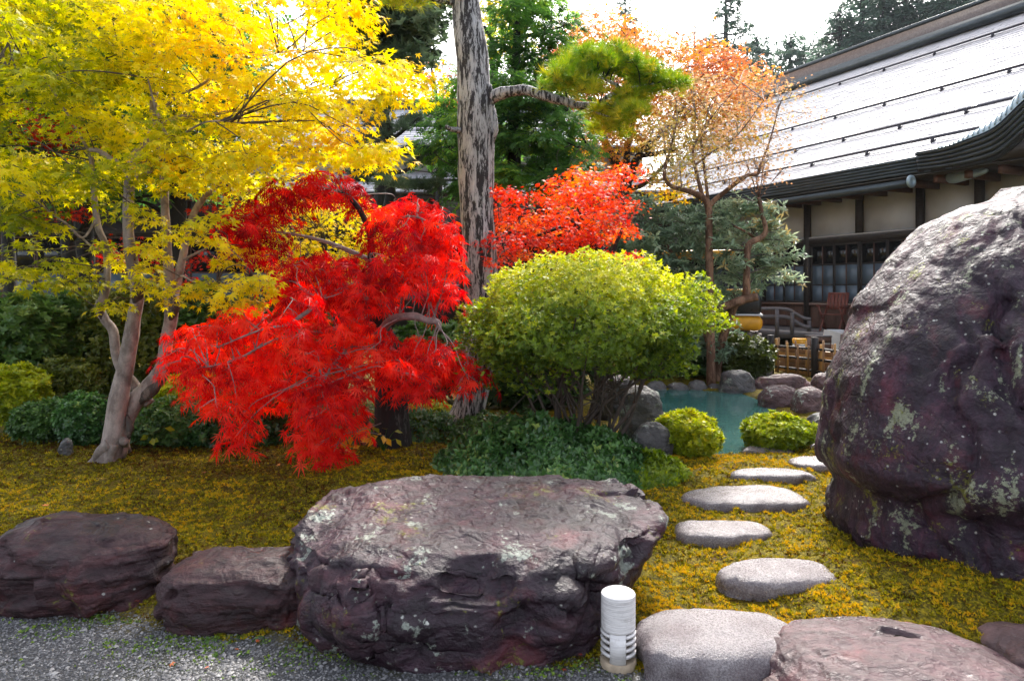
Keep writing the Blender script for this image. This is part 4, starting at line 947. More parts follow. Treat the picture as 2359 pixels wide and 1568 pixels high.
# planks stacked behind the fence
mid = (A + B) / 2 + dv * .25 + np.array([.42, .12, 0]); lp = thing('timber_stack', mid * np.array([1, 1, 0]) + (0, 0, .1), 'orange brown timber stacked behind the bamboo fence', 'timber', rz=math.atan2(dv[1], dv[0]))
for k in range(5):
    for j in range(2): mk('plank', *box(-.85 + j * .04, .85 - j * .07, -.2 + j * .2, -.03 + j * .2, .03 + k * .085, .105 + k * .085), M['bamboo_old'] if (k + j) % 3 else M['bamboo'], lp, bevel=.008)

# ---------------------------------------------------------------- mini excavator behind the trees
EX = P(1650, 770, 13.0); ex = thing('mini_excavator', (EX[0], EX[1] + .5, 0), 'yellow and black mini excavator half hidden behind the grey leaved shrub', 'excavator', rz=rad(-18))
def eb(name, b, mat, bevel=.03, par=None): return mk(name, *box(*b), M[mat], par or ex, bevel=bevel)
for s in (-1, 1):
    path = [(-.95, s * .62, .45), (-.75, s * .62, .68), (.75, s * .62, .68), (.98, s * .62, .45), (.75, s * .62, .08), (-.75, s * .62, .08)]
    loop = spline([(p[0], p[2]) for p in path + path[:1]], 8)[:-1]; n = len(loop); i = np.arange(n)
    V = np.concatenate([np.stack([loop[:, 0], np.full(n, y), loop[:, 1]], 1) for y in (s * .62 - .15, s * .62 + .15)])
    tr = mk('track', V, [np.stack([i, (i + 1) % n, (i + 1) % n + n, i + n], 1), i[::-1][None], (i + n)[None]], M['rubber'], ex)
    c = loop.mean(0)
    for q in range(0, n, 2):
        d_ = (loop[q] - c) / np.linalg.norm(loop[q] - c); a = loop[q]; b = loop[q] + d_ * .035
        mk('track_pad', *bar((a[0], s * .62 - .17, a[1]), (a[0] + .001, s * .62 + .17, a[1]), .07, .06), M['rubber'], tr)
eb('turntable', (-.4, .4, -.4, .4, .55, .74), 'black')
eb('counterweight', (-.1, .98, -.6, .6, .74, 1.02), 'exc_yellow', .10); eb('trim_stripe', (.0, .985, -.605, .605, 1.022, 1.05), 'white', .005)
eb('engine_cover', (.3, .96, -.58, .58, 1.052, 1.44), 'black', .06); eb('engine_lid', (.28, .95, -.57, .57, 1.442, 1.52), 'exc_yellow', .03)
eb('side_cover', (-.75, .28, -.58, -.2, .742, 1.12), 'exc_yellow', .05); eb('warning_plate', (-.3, -.05, -.586, -.581, .9, 1.08), 'white', .002)
eb('floor', (-.95, -.1, -.2, .58, .74, .80), 'black', .01); eb('seat', (-.2, .2, -.1, .35, 1.0, 1.12), 'black', .05); eb('seat_back', (.12, .24, -.1, .35, 1.122, 1.6), 'black', .04)
eb('tail_light', (.981, .995, -.45, -.36, .82, .94), 'chair_wood', .004)
for xx, yy in ((-.7, -.5), (-.7, .5), (.32, -.5), (.32, .5)): mk('canopy_post', *bar((xx, yy, .8), (xx, yy, 2.14), .05, .05), M['black'], ex)
eb('canopy', (-.85, .5, -.62, .62, 2.14, 2.26), 'exc_yellow', .05)
for a, b, w in (((-.95, 0, .8), (-1.6, 0, 2.1), .2), ((-1.6, 0, 2.1), (-2.5, 0, 1.9), .18), ((-2.5, 0, 1.9), (-2.75, 0, .9), .15)): mk('boom', *bar(a, b, .18, w), M['exc_yellow'], ex, bevel=.02)
mk('cylinder', *tube([(-.9, 0, 1.0), (-1.5, 0, 1.75)], .05, 10, 1), M['black'], ex)
bk = spline([(-2.6, .95), (-2.95, .8), (-3.0, .45), (-2.75, .25), (-2.5, .3)], 4); n = len(bk); i = np.arange(n - 1)
mk('bucket', np.concatenate([np.stack([bk[:, 0], np.full(n, y), bk[:, 1]], 1) for y in (-.3, .3)]), [np.stack([i, i + 1, i + 1 + n, i + n], 1), np.arange(n)[None], (np.arange(n)[::-1] + n)[None]], M['black'], ex)

# ================================================================ trees
def limbs(t, specs, mat, rough=.12, seg=12, name='trunk', sub=5):
    """each limb a mesh of its own; returns skeleton points"""
    sk = []
    for i, (nm, sp) in enumerate(specs):
        p, r = branch_pts(sp); mk(nm, *tube(p, r, seg if r.max() > .02 else 7, sub, rough, 100 + i), mat, t, world=True, smooth=True)
        sk.append(spline(p, 6))
    return np.concatenate(sk)
# ---------- yellow maple
BY = 5.5
b0 = GP(245, 1050)
ym = thing('maple_tree', b0, 'large golden yellow maple with three pale grey stems at the left', 'tree')
ys_ = [
 ('trunk', [(246, 1075, 5.50, 72), (256, 1035, 5.5, 60), (263, 1000, 5.5, 54), (272, 932, 5.5, 50), (287, 862, 5.5, 44), (298, 792, 5.48, 40), (309, 736, 5.47, 37), (318, 676, 5.45, 34), (309, 627, 5.43, 31), (298, 564, 5.4, 30), (295, 519, 5.4, 28), (297, 439, 5.4, 27), (301, 397, 5.4, 28), (309, 362, 5.42, 25), (337, 330, 5.5, 22), (350, 300, 5.6, 20), (352, 200, 5.8, 16), (340, 80, 6.0, 10), (335, -60, 6.1, 6)]),
 ('stem', [(262, 1050, 5.55, 54), (275, 1000, 5.57, 52), (292, 955, 5.6, 48), (312, 922, 5.62, 46), (348, 888, 5.65, 46), (375, 846, 5.66, 40), (383, 792, 5.66, 34), (393, 739, 5.66, 34), (397, 680, 5.66, 36), (388, 620, 5.66, 27), (384, 560, 5.66, 24), (381, 491, 5.66, 22), (377, 404, 5.66, 20), (367, 370, 5.66, 19), (362, 316, 5.66, 18), (362, 267, 5.66, 15), (358, 218, 5.66, 11), (347, 168, 5.66, 9), (355, 105, 5.66, 12), (346, 77, 5.66, 11), (332, 21, 5.66, 9), (328, -60, 5.66, 7)]),
 ('stem', [(345, 930, 5.66, 30), (330, 912, 5.66, 27), (305, 880, 5.66, 26), (272, 834, 5.62, 25), (261, 764, 5.58, 24), (242, 736, 5.56, 22), (230, 708, 5.55, 24), (242, 676, 5.53, 20), (247, 644, 5.5, 18), (246, 592, 5.5, 17), (239, 553, 5.5, 17), (225, 519, 5.5, 16), (216, 439, 5.5, 14), (210, 356, 5.5, 12)]),
 ('stem', [(397, 690, 5.66, 26), (412, 630, 5.7, 22), (420, 595, 5.72, 20), (435, 527, 5.78, 18), (456, 474, 5.84, 17), (491, 435, 5.9, 14), (548, 379, 6.0, 10), (600, 330, 6.1, 6)]),
 ('branch', [(303, 410, 5.4, 20), (281, 383, 5.35, 16), (253, 365, 5.32, 15), (225, 347, 5.3, 13), (207, 346, 5.3, 11)]),
 ('branch', [(303, 412, 5.4, 17), (320, 408, 5.36, 13), (351, 390, 5.3, 11), (376, 365, 5.25, 10), (388, 326, 5.2, 10), (376, 296, 5.15, 8), (362, 262, 5.1, 6), (340, 180, 5.0, 4)]),
 ('branch', [(388, 326, 5.2, 8), (421, 309, 5.15, 6), (467, 284, 5.1, 5), (509, 279, 5.1, 4), (555, 284, 5.1, 3)]),
 ('branch', [(364, 292, 5.66, 13), (377, 284, 5.66, 12), (411, 270, 5.68, 12), (456, 270, 5.7, 10), (498, 263, 5.72, 9), (551, 251, 5.76, 7), (625, 226, 5.8, 5), (760, 205, 5.8, 3)]),
 ('branch', [(362, 262, 5.66, 9), (411, 222, 5.6, 7), (453, 202, 5.55, 7), (481, 183, 5.5, 7), (502, 154, 5.5, 6), (548, 140, 5.5, 5), (614, 126, 5.5, 4), (700, 115, 5.5, 3)]),
 ('branch', [(351, 179, 5.66, 5), (333, 144, 5.6, 5), (288, 126, 5.5, 4), (274, 116, 5.4, 3)]),
 ('branch', [(210, 358, 5.5, 8), (160, 270, 5.4, 6), (110, 195, 5.3, 5), (84, 183, 5.2, 5), (35, 158, 5.1, 4), (-10, 140, 5.0, 3)]),
 ('branch', [(222, 505, 5.5, 8), (190, 548, 5.3, 6), (154, 516, 5.2, 5), (116, 491, 5.1, 4), (91, 467, 5.0, 3)]),
 ('branch', [(239, 580, 5.5, 8), (211, 567, 5.4, 6), (168, 529, 5.3, 5), (133, 500, 5.2, 4), (118, 450, 5.1, 3)]),
 ('branch', [(420, 600, 5.72, 8), (470, 575, 5.5, 6), (510, 560, 5.4, 4), (560, 600, 5.3, 3)]),
 ('branch', [(393, 720, 5.66, 6), (410, 640, 5.5, 6), (450, 650, 5.3, 4), (505, 658, 5.2, 3)]),
 ('branch', [(349, 170, 5.66, 7), (400, 110, 5.9, 6), (470, 85, 6.1, 5), (560, 70, 6.2, 5), (640, 62, 6.2, 4), (700, 35, 6.2, 3)]),
]
ys_ = [(nm, [(x, y, Y, w * .86) for x, y, Y, w in sp]) for nm, sp in ys_]
sk = limbs(ym, ys_, M['maple_bark'], .13, 16)
M['burl'] = bark('burl_bark', (.05, .036, .028), (.19, .14, .11), .35, 1.2, (1, 1, .6), .8, .015)
for q, w in ((((310, 700, 5.43), (319, 672, 5.42), (314, 648, 5.41)), (16, 20, 12)), (((391, 742, 5.63), (401, 705, 5.62), (400, 675, 5.63)), (12, 20, 12)), (((318, 930, 5.60), (345, 903, 5.60), (372, 875, 5.62)), (16, 24, 15)), (((296, 1010, 5.50), (300, 985, 5.49), (292, 955, 5.52)), (9, 13, 8)), (((236, 735, 5.54), (229, 708, 5.53), (233, 690, 5.53)), (10, 14, 9))):
    mk('bark_burl', *tube([P(*p) for p in q], np.array(w) * np.array([.35, .62, .35]) / F * 5.5, 12, 4, .22, 3), M['burl'], ym, world=True, smooth=True)
# roots at the foot
for (x0, y0, x1, y1, w) in ((255, 1020, 222, 1060, 30), (262, 1022, 262, 1062, 26), (285, 1015, 305, 1040, 20)):
    a = P(x0, y0, 5.45); b = GP(x1, y1); mk('root', *tube([a, (a + b) / 2 + (0, -.03, .01), b + (0, -.05, 0), b + ((x1 - x0) / F * 3, -.18, -.05)], np.array([w, w * .8, w * .55, w * .2]) / 2 / F * 5.5, 10, 4, .12, 9), M['maple_bark'], ym, world=True, smooth=True)
polyA = [(-70, -90), (640, -90), (655, 30), (705, -20), (790, -60), (850, 50), (830, 120), (930, 150), (975, 190), (935, 208), (830, 226), (800, 262), (895, 345), (840, 368), (740, 350), (700, 405), (600, 425), (520, 400), (430, 420), (350, 385), (260, 410), (200, 445), (110, 480), (60, 520), (-70, 545)]
a = poly_pts(polyA, 150, 44, [(60, 285, 60), (135, 305, 50), (700, 45, 46), (585, 305, 26), (560, 240, 22), (920, 60, 90), (440, 330, 26), (180, 345, 34), (330, 335, 26), (50, 430, 34), (420, 215, 20), (250, 250, 18), (520, 330, 22)])
extra = [(930, 186), (962, 193), (880, 178), (835, 350), (862, 348), (765, 340), (60, 620), (120, 600), (30, 640), (95, 655), (175, 615), (205, 640), (150, 650), (275, 600), (330, 645), (345, 570), (290, 478), (340, 500), (390, 540), (440, 520), (490, 545), (520, 600), (545, 650), (575, 690), (600, 662), (470, 650), (420, 665), (520, 690), (590, 640), (40, 500), (110, 515), (60, 560), (240, 560), (250, 700), (340, 615), (-10, 600), (20, 470), (560, 575), (500, 500)]
a = np.vstack([a, extra])
Yp = np.where(a[:, 1] > 455, 5.2 + .5 * RG.normal(size=len(a)) * .5, 5.55 + .5 * RG.normal(size=len(a)))
rp = np.where(a[:, 1] > 455, .17, .25) * RG.uniform(.8, 1.2, len(a))
pads = np.array([np.append(P(x, y, Y), r) for (x, y), Y, r in zip(a, Yp, rp)])
t0 = np.clip(.24 + .40 * sstep(60, 640, a[:, 0]) + .12 * sstep(250, 40, a[:, 1]) + .15 * RG.normal(size=len(a)) + .22 * np.exp(-((a[:, 0] - 420) / 130) ** 2 - ((a[:, 1] - 110) / 90) ** 2), .05, .95)
tw = mk('twigs', *twigs(sk, pads, .0045, 4, 4), M['twig'], ym, world=True); tw['kind'] = 'stuff'
pos, n, tip, t = pad_leaves(pads, 132, .30, .40, .45, .75, t0, .13)
s = RG.uniform(.042, .064, len(pos))
vis = np.where(in_frame(pos))[0]; near = vis[np.argsort(pos[vis, 1] / s[vis])[:300]]; rest = np.setdiff1d(np.arange(len(pos)), near)
foliage('crown', ym, M['yellow'], ['maple'], pos[rest], n[rest], tip[rest], s[rest], t[rest])
leaf_parts(ym, M['yellow'], 'maple', pos[near], n[near], tip[near], s[near], t[near])
# ---------- red laceleaf maple
lm = thing('maple_tree', GP(905, 1000), 'crimson laceleaf maple with weeping branches left of the pine trunk', 'tree')
ls_ = [
 ('trunk', [(905, 1030, 6.1, 96), (905, 985, 6.1, 84), (902, 920, 6.1, 76), (898, 850, 6.1, 66), (890, 790, 6.05, 54), (872, 740, 6.0, 40), (860, 680, 5.95, 28), (856, 600, 5.9, 20), (852, 540, 5.8, 15), (832, 490, 5.7, 12), (805, 455, 5.6, 10), (780, 440, 5.55, 7)]),
 ('branch', [(896, 800, 6.05, 30), (880, 765, 5.8, 22), (905, 735, 5.55, 20), (950, 728, 5.4, 18), (985, 738, 5.35, 16), (1008, 742, 5.3, 14), (1014, 762, 5.3, 8)]),
 ('branch', [(860, 690, 5.95, 20), (800, 688, 5.6, 15), (755, 684, 5.4, 14), (735, 690, 5.3, 13), (715, 712, 5.2, 11), (690, 730, 5.15, 9), (660, 748, 5.1, 7), (600, 760, 5.0, 5), (500, 800, 5.0, 3)]),
 ('branch', [(852, 545, 5.8, 11), (875, 520, 5.7, 9), (905, 505, 5.6, 8), (960, 500, 5.6, 5), (1020, 530, 5.6, 3)]),
 ('branch', [(856, 600, 5.9, 12), (760, 560, 5.9, 9), (680, 540, 5.9, 6), (600, 530, 5.9, 4)]),
 ('branch', [(865, 720, 5.98, 14), (760, 760, 5.5, 9), (640, 780, 5.2, 6), (540, 830, 5.1, 4), (450, 850, 5.0, 3)]),
 ('branch', [(880, 760, 6, 14), (820, 790, 5.6, 9), (760, 850, 5.3, 6), (730, 930, 5.2, 4)]),
]
sk = limbs(lm, ls_[:1], M['dark_bark'], .10, 16); sk = np.vstack([sk, limbs(lm, ls_[1:], M['grey_twig'], .14, 10)])
polysL = [
 ([(735, 385), (800, 402), (850, 450), (855, 480), (760, 445), (690, 452), (620, 480), (525, 525), (505, 505), (560, 478), (640, 415)], 50, .24, .13),
 ([(540, 520), (625, 490), (640, 560), (610, 600), (570, 560)], 10, .25, .12),
 ([(865, 490), (910, 455), (985, 455), (1035, 500), (1045, 600), (1035, 690), (960, 640), (890, 600), (860, 545)], 58, .50, .13),
 ([(640, 610), (700, 590), (760, 575), (880, 600), (960, 650), (900, 690), (820, 705), (740, 690), (660, 680), (625, 650)], 48, .50, .13),
 ([(395, 800), (405, 750), (470, 735), (570, 695), (700, 705), (850, 720), (880, 770), (850, 850), (830, 905), (800, 1000), (770, 1040), (705, 1035), (690, 950), (640, 890), (570, 930), (545, 1010), (530, 950), (500, 935), (425, 865)], 120, .68, .13),
 ([(885, 765), (1005, 775), (1050, 790), (1110, 850), (1090, 890), (1050, 845), (1010, 860), (985, 895), (905, 880), (875, 830)], 36, .62, .12),
]
al, t0, rp = [], [], []
for poly, n_, tt, rr in polysL:
    q = poly_pts(poly, n_, 21, [(930, 650, 22), (700, 720, 14), (640, 770, 16), (600, 850, 16), (780, 780, 18), (720, 860, 16), (950, 560, 14), (1000, 640, 14), (800, 640, 14), (520, 830, 14)]); al.append(q); t0 += [tt] * len(q); rp += [rr] * len(q)
a = np.vstack(al); t0 = np.clip(np.array(t0) + .17 * RG.normal(size=len(a)), .03, .97); rp = np.array(rp) * RG.uniform(.75, 1.3, len(a))
Yp = np.interp(a[:, 1], [400, 700, 1000], [5.8, 5.45, 5.25]) + .30 * RG.normal(size=len(a))
pads = np.array([np.append(P(x, y, Y), r) for (x, y), Y, r in zip(a, Yp, rp)])
tw = mk('twigs', *twigs(sk, pads[::2], .004, 3, 4), M['grey_twig'], lm, world=True); tw['kind'] = 'stuff'
pos, n, tip, t = pad_leaves(pads, 27, .26, .95, .5, 1.7, t0, .22)
s = RG.uniform(.058, .108, len(pos))
vis = np.where(in_frame(pos))[0]; near = vis[np.argsort(pos[vis, 1] / s[vis])[:300]]; rest = np.setdiff1d(np.arange(len(pos)), near)
foliage('crown', lm, M['lace'], ['lace'], pos[rest], n[rest], tip[rest], s[rest], t[rest])
leaf_parts(lm, M['lace'], 'lace', pos[near], n[near], tip[near], s[near], t[near])
o = thing('support_stake', GP(838, 1022), 'short pinkish brown wooden stake under the red laceleaf maple', 'stake')
a = np.array(o.location); mk('stake', *tube([(0, 0, -.1), (.005, 0, .14), (.01, 0, .30)], .045, 12, 2, .05), M['red_bark'], o, smooth=True); mk('tie', *tube([(-.045, -.03, .24), (0, -.05, .245), (.048, -.03, .24), (.05, .03, .24)], .008, 5, 2), M['twig'], o)
# ---------- orange red maple behind the pine trunk
om = thing('maple_tree', P(1385, 668, 7.6) * np.array([1, 1, 0]) + (0, 0, .15), 'orange red maple between the pine trunk and the round clipped shrub', 'tree')
sk = limbs(om, [('trunk', [(1385, 970, 7.6, 40), (1388, 800, 7.6, 32), (1390, 700, 7.6, 24), (1395, 620, 7.6, 18), (1370, 560, 7.55, 12), (1300, 500, 7.5, 8), (1220, 480, 7.4, 5)]),
                ('branch', [(1395, 620, 7.6, 12), (1420, 560, 7.5, 9), (1440, 500, 7.5, 6), (1430, 430, 7.5, 4)]), ('branch', [(1370, 562, 7.55, 9), (1330, 470, 7.6, 6), (1360, 420, 7.6, 4)]),
                ('branch', [(1300, 520, 7.5, 8), (1200, 560, 7.3, 6), (1170, 600, 7.2, 5), (1150, 520, 7.1, 3)])], M['dark_bark'], .1, 8)
polyO = [(1120, 440), (1150, 430), (1240, 455), (1290, 400), (1400, 390), (1450, 385), (1430, 440), (1450, 470), (1420, 500), (1460, 525), (1400, 535), (1350, 545), (1300, 560), (1220, 560), (1180, 600), (1130, 600), (1140, 520)]
a = np.vstack([poly_pts(polyO, 75, 26, [(1215, 470, 24), (1300, 520, 18), (1380, 470, 16)]), [(1440, 590), (1400, 585), (1460, 595), (1350, 580)]])
pads = np.array([np.append(P(x, y, 7.4 + .4 * RG.normal()), RG.uniform(.16, .26)) for x, y in a])
tw = mk('twigs', *twigs(sk, pads, .005, 3, 4), M['twig'], om, world=True); tw['kind'] = 'stuff'
pos, n, tip, t = pad_leaves(pads, 135, .35, .35, .5, .6, np.clip(.45 + .22 * RG.normal(size=len(a)), 0, 1), .14)
foliage('crown', om, M['orangered'], ['maple'], pos, n, tip, RG.uniform(.030, .044, len(pos)), t)
# ---------- generic leafy tree from pads
def leafy(label, base, specs, barkm, poly, npads, mind, Y, dY, r, mat, tpls, per, size, t0=.5, tv=.15, flat=.4, droop=.35, hang=.6, excl=(), tw=.006, tilt=.5, name='maple_tree', group=None, tf=None, extra=(), twm='twig'):
    t = thing(name, base, label, 'tree', group)
    sk = limbs(t, specs, M[barkm], .12, 10)
    a = poly_pts(poly, npads, mind, excl)
    if len(extra): a = np.vstack([a, extra])
    pads = np.array([np.append(P(x, y, Y + dY * RG.normal()), RG.uniform(*r)) for x, y in a])
    if tw: w = mk('twigs', *twigs(sk, pads, tw, 3, 4), M[twm], t, world=True); w['kind'] = 'stuff'
    tt = np.clip((tf(a) if tf else t0) + tv * RG.normal(size=len(a)), 0, 1)
    pos, n, tip, tint = pad_leaves(pads, per, flat, droop, tilt, hang, tt, .14)
    foliage('crown', t, M[mat], tpls, pos, n, tip, RG.uniform(*size, len(pos)), tint)
    return t
def foot(px, Y, z=.12): return P(px, HZ, Y) * np.array([1, 1, 0]) + (0, 0, z)
# yellow maple glimpsed behind the red one
leafy('small yellow maple glimpsed through gaps in the crimson laceleaf maple', foot(790, 7.6), [('trunk', [(790, 960, 7.6, 30), (785, 800, 7.6, 24), (760, 640, 7.6, 16), (740, 520, 7.6, 8)]), ('branch', [(770, 680, 7.6, 12), (850, 560, 7.6, 8), (900, 500, 7.5, 5)])], 'dark_bark',
      [(560, 445), (720, 430), (900, 470), (910, 560), (860, 640), (640, 640), (600, 560)], 34, 36, 7.6, .3, (.2, .3), 'yellow', ['maple'], 110, (.04, .055), .72, .1)
# main pine: trunk crossing the frame, one branch with needle pads, crown above
mp = thing('pine_tree', GP(1075, 985), 'tall pine with grey flaky trunk in the centre and one needle covered side branch', 'tree')
mt = [('trunk', [(1066, 1000, 6.75, 104), (1070, 975, 6.75, 92), (1078, 950, 6.75, 78), (1092, 890, 6.75, 74), (1102, 827, 6.75, 74), (1109, 704, 6.75, 76), (1106, 616, 6.75, 77), (1103, 546, 6.75, 78), (1099, 500, 6.75, 77), (1097, 439, 6.75, 79), (1095, 351, 6.75, 81), (1098, 263, 6.75, 82), (1092, 211, 6.75, 74), (1088, 140, 6.75, 72), (1079, 70, 6.75, 70), (1072, 0, 6.75, 66), (1060, -100, 6.75, 62), (1050, -300, 6.75, 56), (1090, -520, 6.75, 46), (1070, -760, 6.75, 34), (1085, -980, 6.75, 18)]),
      ('branch', [(1098, 236, 6.75, 44), (1123, 227, 6.7, 34), (1155, 216, 6.65, 27), (1207, 207, 6.55, 25), (1243, 218, 6.5, 23), (1295, 232, 6.42, 20), (1334, 243, 6.36, 18), (1376, 243, 6.3, 14), (1421, 239, 6.25, 9)]),
      ('branch', [(1380, 243, 6.3, 12), (1397, 225, 6.28, 11), (1425, 211, 6.25, 10), (1420, 196, 6.25, 8), (1407, 190, 6.25, 7), (1383, 179, 6.25, 5), (1350, 165, 6.2, 3)]),
      ('branch', [(1425, 207, 6.25, 7), (1445, 203, 6.22, 6), (1481, 197, 6.2, 4), (1520, 190, 6.2, 3)]),
      ('branch', [(1334, 243, 6.36, 7), (1360, 255, 6.3, 5), (1400, 268, 6.2, 4), (1440, 275, 6.2, 3)]),
      ('branch', [(1098, 302, 6.75, 30), (1060, 300, 6.65, 16), (1040, 298, 6.55, 11), (1028, 292, 6.5, 9)]),
      ('branch', [(1070, 10, 6.75, 20), (1030, 6, 6.7, 10), (985, -2, 6.6, 9), (955, 5, 6.55, 9), (900, -20, 6.4, 8)]),
      ('branch', [(1055, -260, 6.75, 40), (900, -330, 6.5, 26), (700, -360, 6.2, 12)]), ('branch', [(1060, -400, 6.75, 40), (1250, -450, 6.6, 26), (1480, -470, 6.4, 12)]), ('branch', [(1085, -560, 6.75, 34), (900, -640, 7.2, 20), (760, -660, 7.6, 10)]), ('branch', [(1075, -700, 6.75, 28), (1250, -760, 7.2, 16), (1400, -770, 7.5, 8)])]
sk = limbs(mp, mt[:1], M['pine_bark'], .10, 28, sub=8)
sk2 = limbs(mp, mt[1:], M['pine_bark'], .16, 12)
mk('branch_stub', *tube([P(1128, 240, 6.70), P(1126, 215, 6.68), P(1124, 196, 6.68)], [.055, .045, .035], 12, 3, .2), M['pine_bark'], mp, world=True, smooth=True)
mk('bark_burl', *tube([P(1134, 250, 6.72), P(1137, 300, 6.70), P(1134, 330, 6.72)], [.03, .045, .02], 12, 3, .25, 5), M['pine_bark'], mp, world=True, smooth=True)
pp = [(1290, 172), (1310, 150), (1330, 135), (1355, 125), (1380, 132), (1405, 120), (1430, 130), (1455, 140), (1480, 152), (1505, 165), (1530, 180), (1548, 192), (1350, 165), (1390, 160), (1430, 165), (1470, 175), (1500, 188), (1272, 195), (1300, 198), (1330, 200), (1360, 205), (1340, 180), (1440, 235), (1465, 225), (1480, 205), (1450, 260), (1420, 270), (1395, 285), (1420, 295), (1380, 262), (1440, 215), (1320, 170), (1460, 250), (1400, 250)]
pads = np.array([np.append(P(x, y, 6.27 + .22 * RG.normal()), RG.uniform(.10, .16)) for x, y in pp])
up = [(rx, ry) for rx, ry in poly_pts([(500, -420), (800, -500), (1100, -480), (1500, -520), (1650, -420), (1500, -850), (1150, -1050), (800, -800), (600, -640)], 60, 70)]
padu = np.array([np.append(P(x, y, 6.75 + 1.0 * RG.normal()), RG.uniform(.3, .5)) for x, y in up])
tw = mk('twigs', *join([twigs(sk2, pads, .006, 4, 5), twigs(np.vstack([sk, sk2])[np.vstack([sk, sk2])[:, 2] > 5.0], padu, .012, 2, 4)]), M['dark_bark'], mp, world=True); tw['kind'] = 'stuff'
pos, n, tip, t = pad_leaves(pads, 64, .5, .15, .5, -.3, np.full(len(pads), .5), .2); t = np.clip(t + .25 * (pos[:, 2] < P(0, 215, 6.27)[2]), 0, 1)
foliage('needle_pads', mp, M['pine'], ['pine', 'pine2'], pos, n + RG.normal(0, .25, n.shape), tip, RG.uniform(.085, .125, len(pos)), t)
pos, n, tip, t = pad_leaves(padu, 26, .3, .2, .5, -.3, np.full(len(padu), .3), .2)
foliage('upper_crown', mp, M['pine'], ['pine', 'pine2'], pos, n, tip, RG.uniform(.14, .2, len(pos)), t)
pads = np.array([np.append(P(x, y, 6.5 + .1 * RG.normal()), .12) for x, y in ((905, -8), (940, -2), (880, -20), (960, -15), (1000, -20))])
pos, n, tip, t = pad_leaves(pads, 45, .4, .3, .5, .2, np.full(5, .7), .15)
foliage('upper_spray', mp, M['pine'], ['pine2'], pos, n, tip, RG.uniform(.08, .11, len(pos)), t)
# ---------- layered green firs behind
leafy('layered bright green fir behind the pine trunk', foot(1180, 11), [('trunk', [(1180, 900, 11, 46), (1180, 600, 11, 40), (1185, 300, 11, 30), (1186, 220, 11, 24), (1190, 100, 11, 18), (1195, -60, 11, 10), (1200, -250, 11, 5)]), ('branch', [(1186, 120, 11, 12), (1140, 100, 10.9, 9), (1115, 60, 10.8, 6)]), ('branch', [(1187, 90, 11, 10), (1250, 75, 10.9, 6), (1300, 60, 10.8, 3)]), ('branch', [(1185, 250, 11, 12), (1290, 240, 10.8, 8), (1350, 330, 10.6, 4)]), ('branch', [(1182, 330, 11, 14), (1080, 330, 10.7, 8), (980, 350, 10.5, 4)]), ('branch', [(1182, 330, 11, 12), (1260, 310, 10.7, 7), (1330, 340, 10.4, 3)])], 'dark_bark',
      [(1190, -120), (1260, -40), (1310, 30), (1280, 75), (1330, 130), (1290, 200), (1340, 260), (1350, 330), (1320, 400), (1260, 440), (1150, 420), (1130, 440), (1020, 420), (1010, 380), (1010, 330), (1000, 250), (1020, 225), (1060, 180), (1130, 130), (1170, 40)], 88, 34, 10.8, .5, (.3, .5), 'fir', ['fir2'], 140, (.12, .175), .45, .17, .16, .45, .5, [(1135, 60, 34), (1330, 190, 22), (1240, 335, 26)], .008, .35, 'fir_tree')
leafy('dark green clipped pine in flat pads in front of the grey tiled roofs', foot(880, 10.5), [('trunk', [(880, 900, 10.5, 34), (870, 600, 10.5, 30), (900, 450, 10.5, 24), (880, 380, 10.5, 20), (900, 300, 10.4, 14), (870, 240, 10.3, 8)]), ('branch', [(890, 400, 10.5, 12), (940, 390, 10.4, 9), (975, 340, 10.3, 5)]), ('branch', [(890, 330, 10.4, 10), (930, 300, 10.3, 8), (965, 270, 10.2, 4)]), ('branch', [(880, 390, 10.5, 10), (840, 350, 10.3, 6), (810, 320, 10.2, 4)])], 'dark_bark',
      [(800, 235), (801, 235), (801, 236)], 0, 1, 10.3, .25, (.17, .27), 'darkpine', ['pine', 'pine2'], 85, (.10, .14), .5, .18, .3, .2, .1, (), .008, .4, 'pine_tree', None, None,
      [(850, 258), (885, 246), (868, 276), (855, 316), (885, 312), (925, 292), (955, 272), (825, 322), (835, 385), (855, 400), (825, 402), (965, 340), (990, 348), (970, 372), (910, 418), (940, 425), (975, 430), (1005, 420)])
leafy('tall dark evergreen tree at the top, between yellow maple and pine trunk', foot(880, 12.5), [('trunk', [(880, 880, 12.5, 40), (880, 400, 12.5, 34), (885, 120, 12.5, 22), (890, -150, 12.5, 8)]), ('branch', [(884, 110, 12.5, 10), (820, 90, 12.3, 7), (780, 60, 12, 4)])], 'dark_bark',
      [(760, -60), (975, -60), (980, 60), (960, 140), (900, 130), (830, 110), (790, 60)], 55, 26, 12.3, .5, (.35, .55), 'darkpine', ['rh2', 'az'], 90, (.10, .16), .45, .2, .5, .4, .5, (), .01, .5, 'evergreen_tree')
leafy('yellow leaved tree high up between the pine trunk and the layered fir', foot(1130, 15), [('trunk', [(1140, 800, 15, 30), (1138, 400, 15, 22), (1135, 150, 15, 14), (1125, -40, 15, 5)]), ('branch', [(1136, 200, 15, 10), (1160, 90, 14.9, 5)])], 'dark_bark', [(1100, -60), (1190, -60), (1185, 60), (1150, 130), (1105, 120)], 16, 26, 15, .3, (.4, .55), 'yellow', ['maple_small'], 170, (.06, .085), .5, .1, .5, .3, .5)
leafy('thin red leaved tree in the sky gap left of the pine trunk', foot(1010, 16), [('trunk', [(1010, 800, 16, 24), (1012, 400, 16, 16), (1005, 220, 16, 8), (985, 120, 16, 3)]), ('branch', [(1010, 300, 16, 8), (1040, 180, 16, 3)])], 'dark_bark', [(960, 110), (1000, 150), (1050, 160), (1060, 230), (985, 215)], 12, 22, 16, .2, (.25, .4), 'orangered', ['maple_small'], 60, (.06, .08), .3, .1, .5, .3, .5)
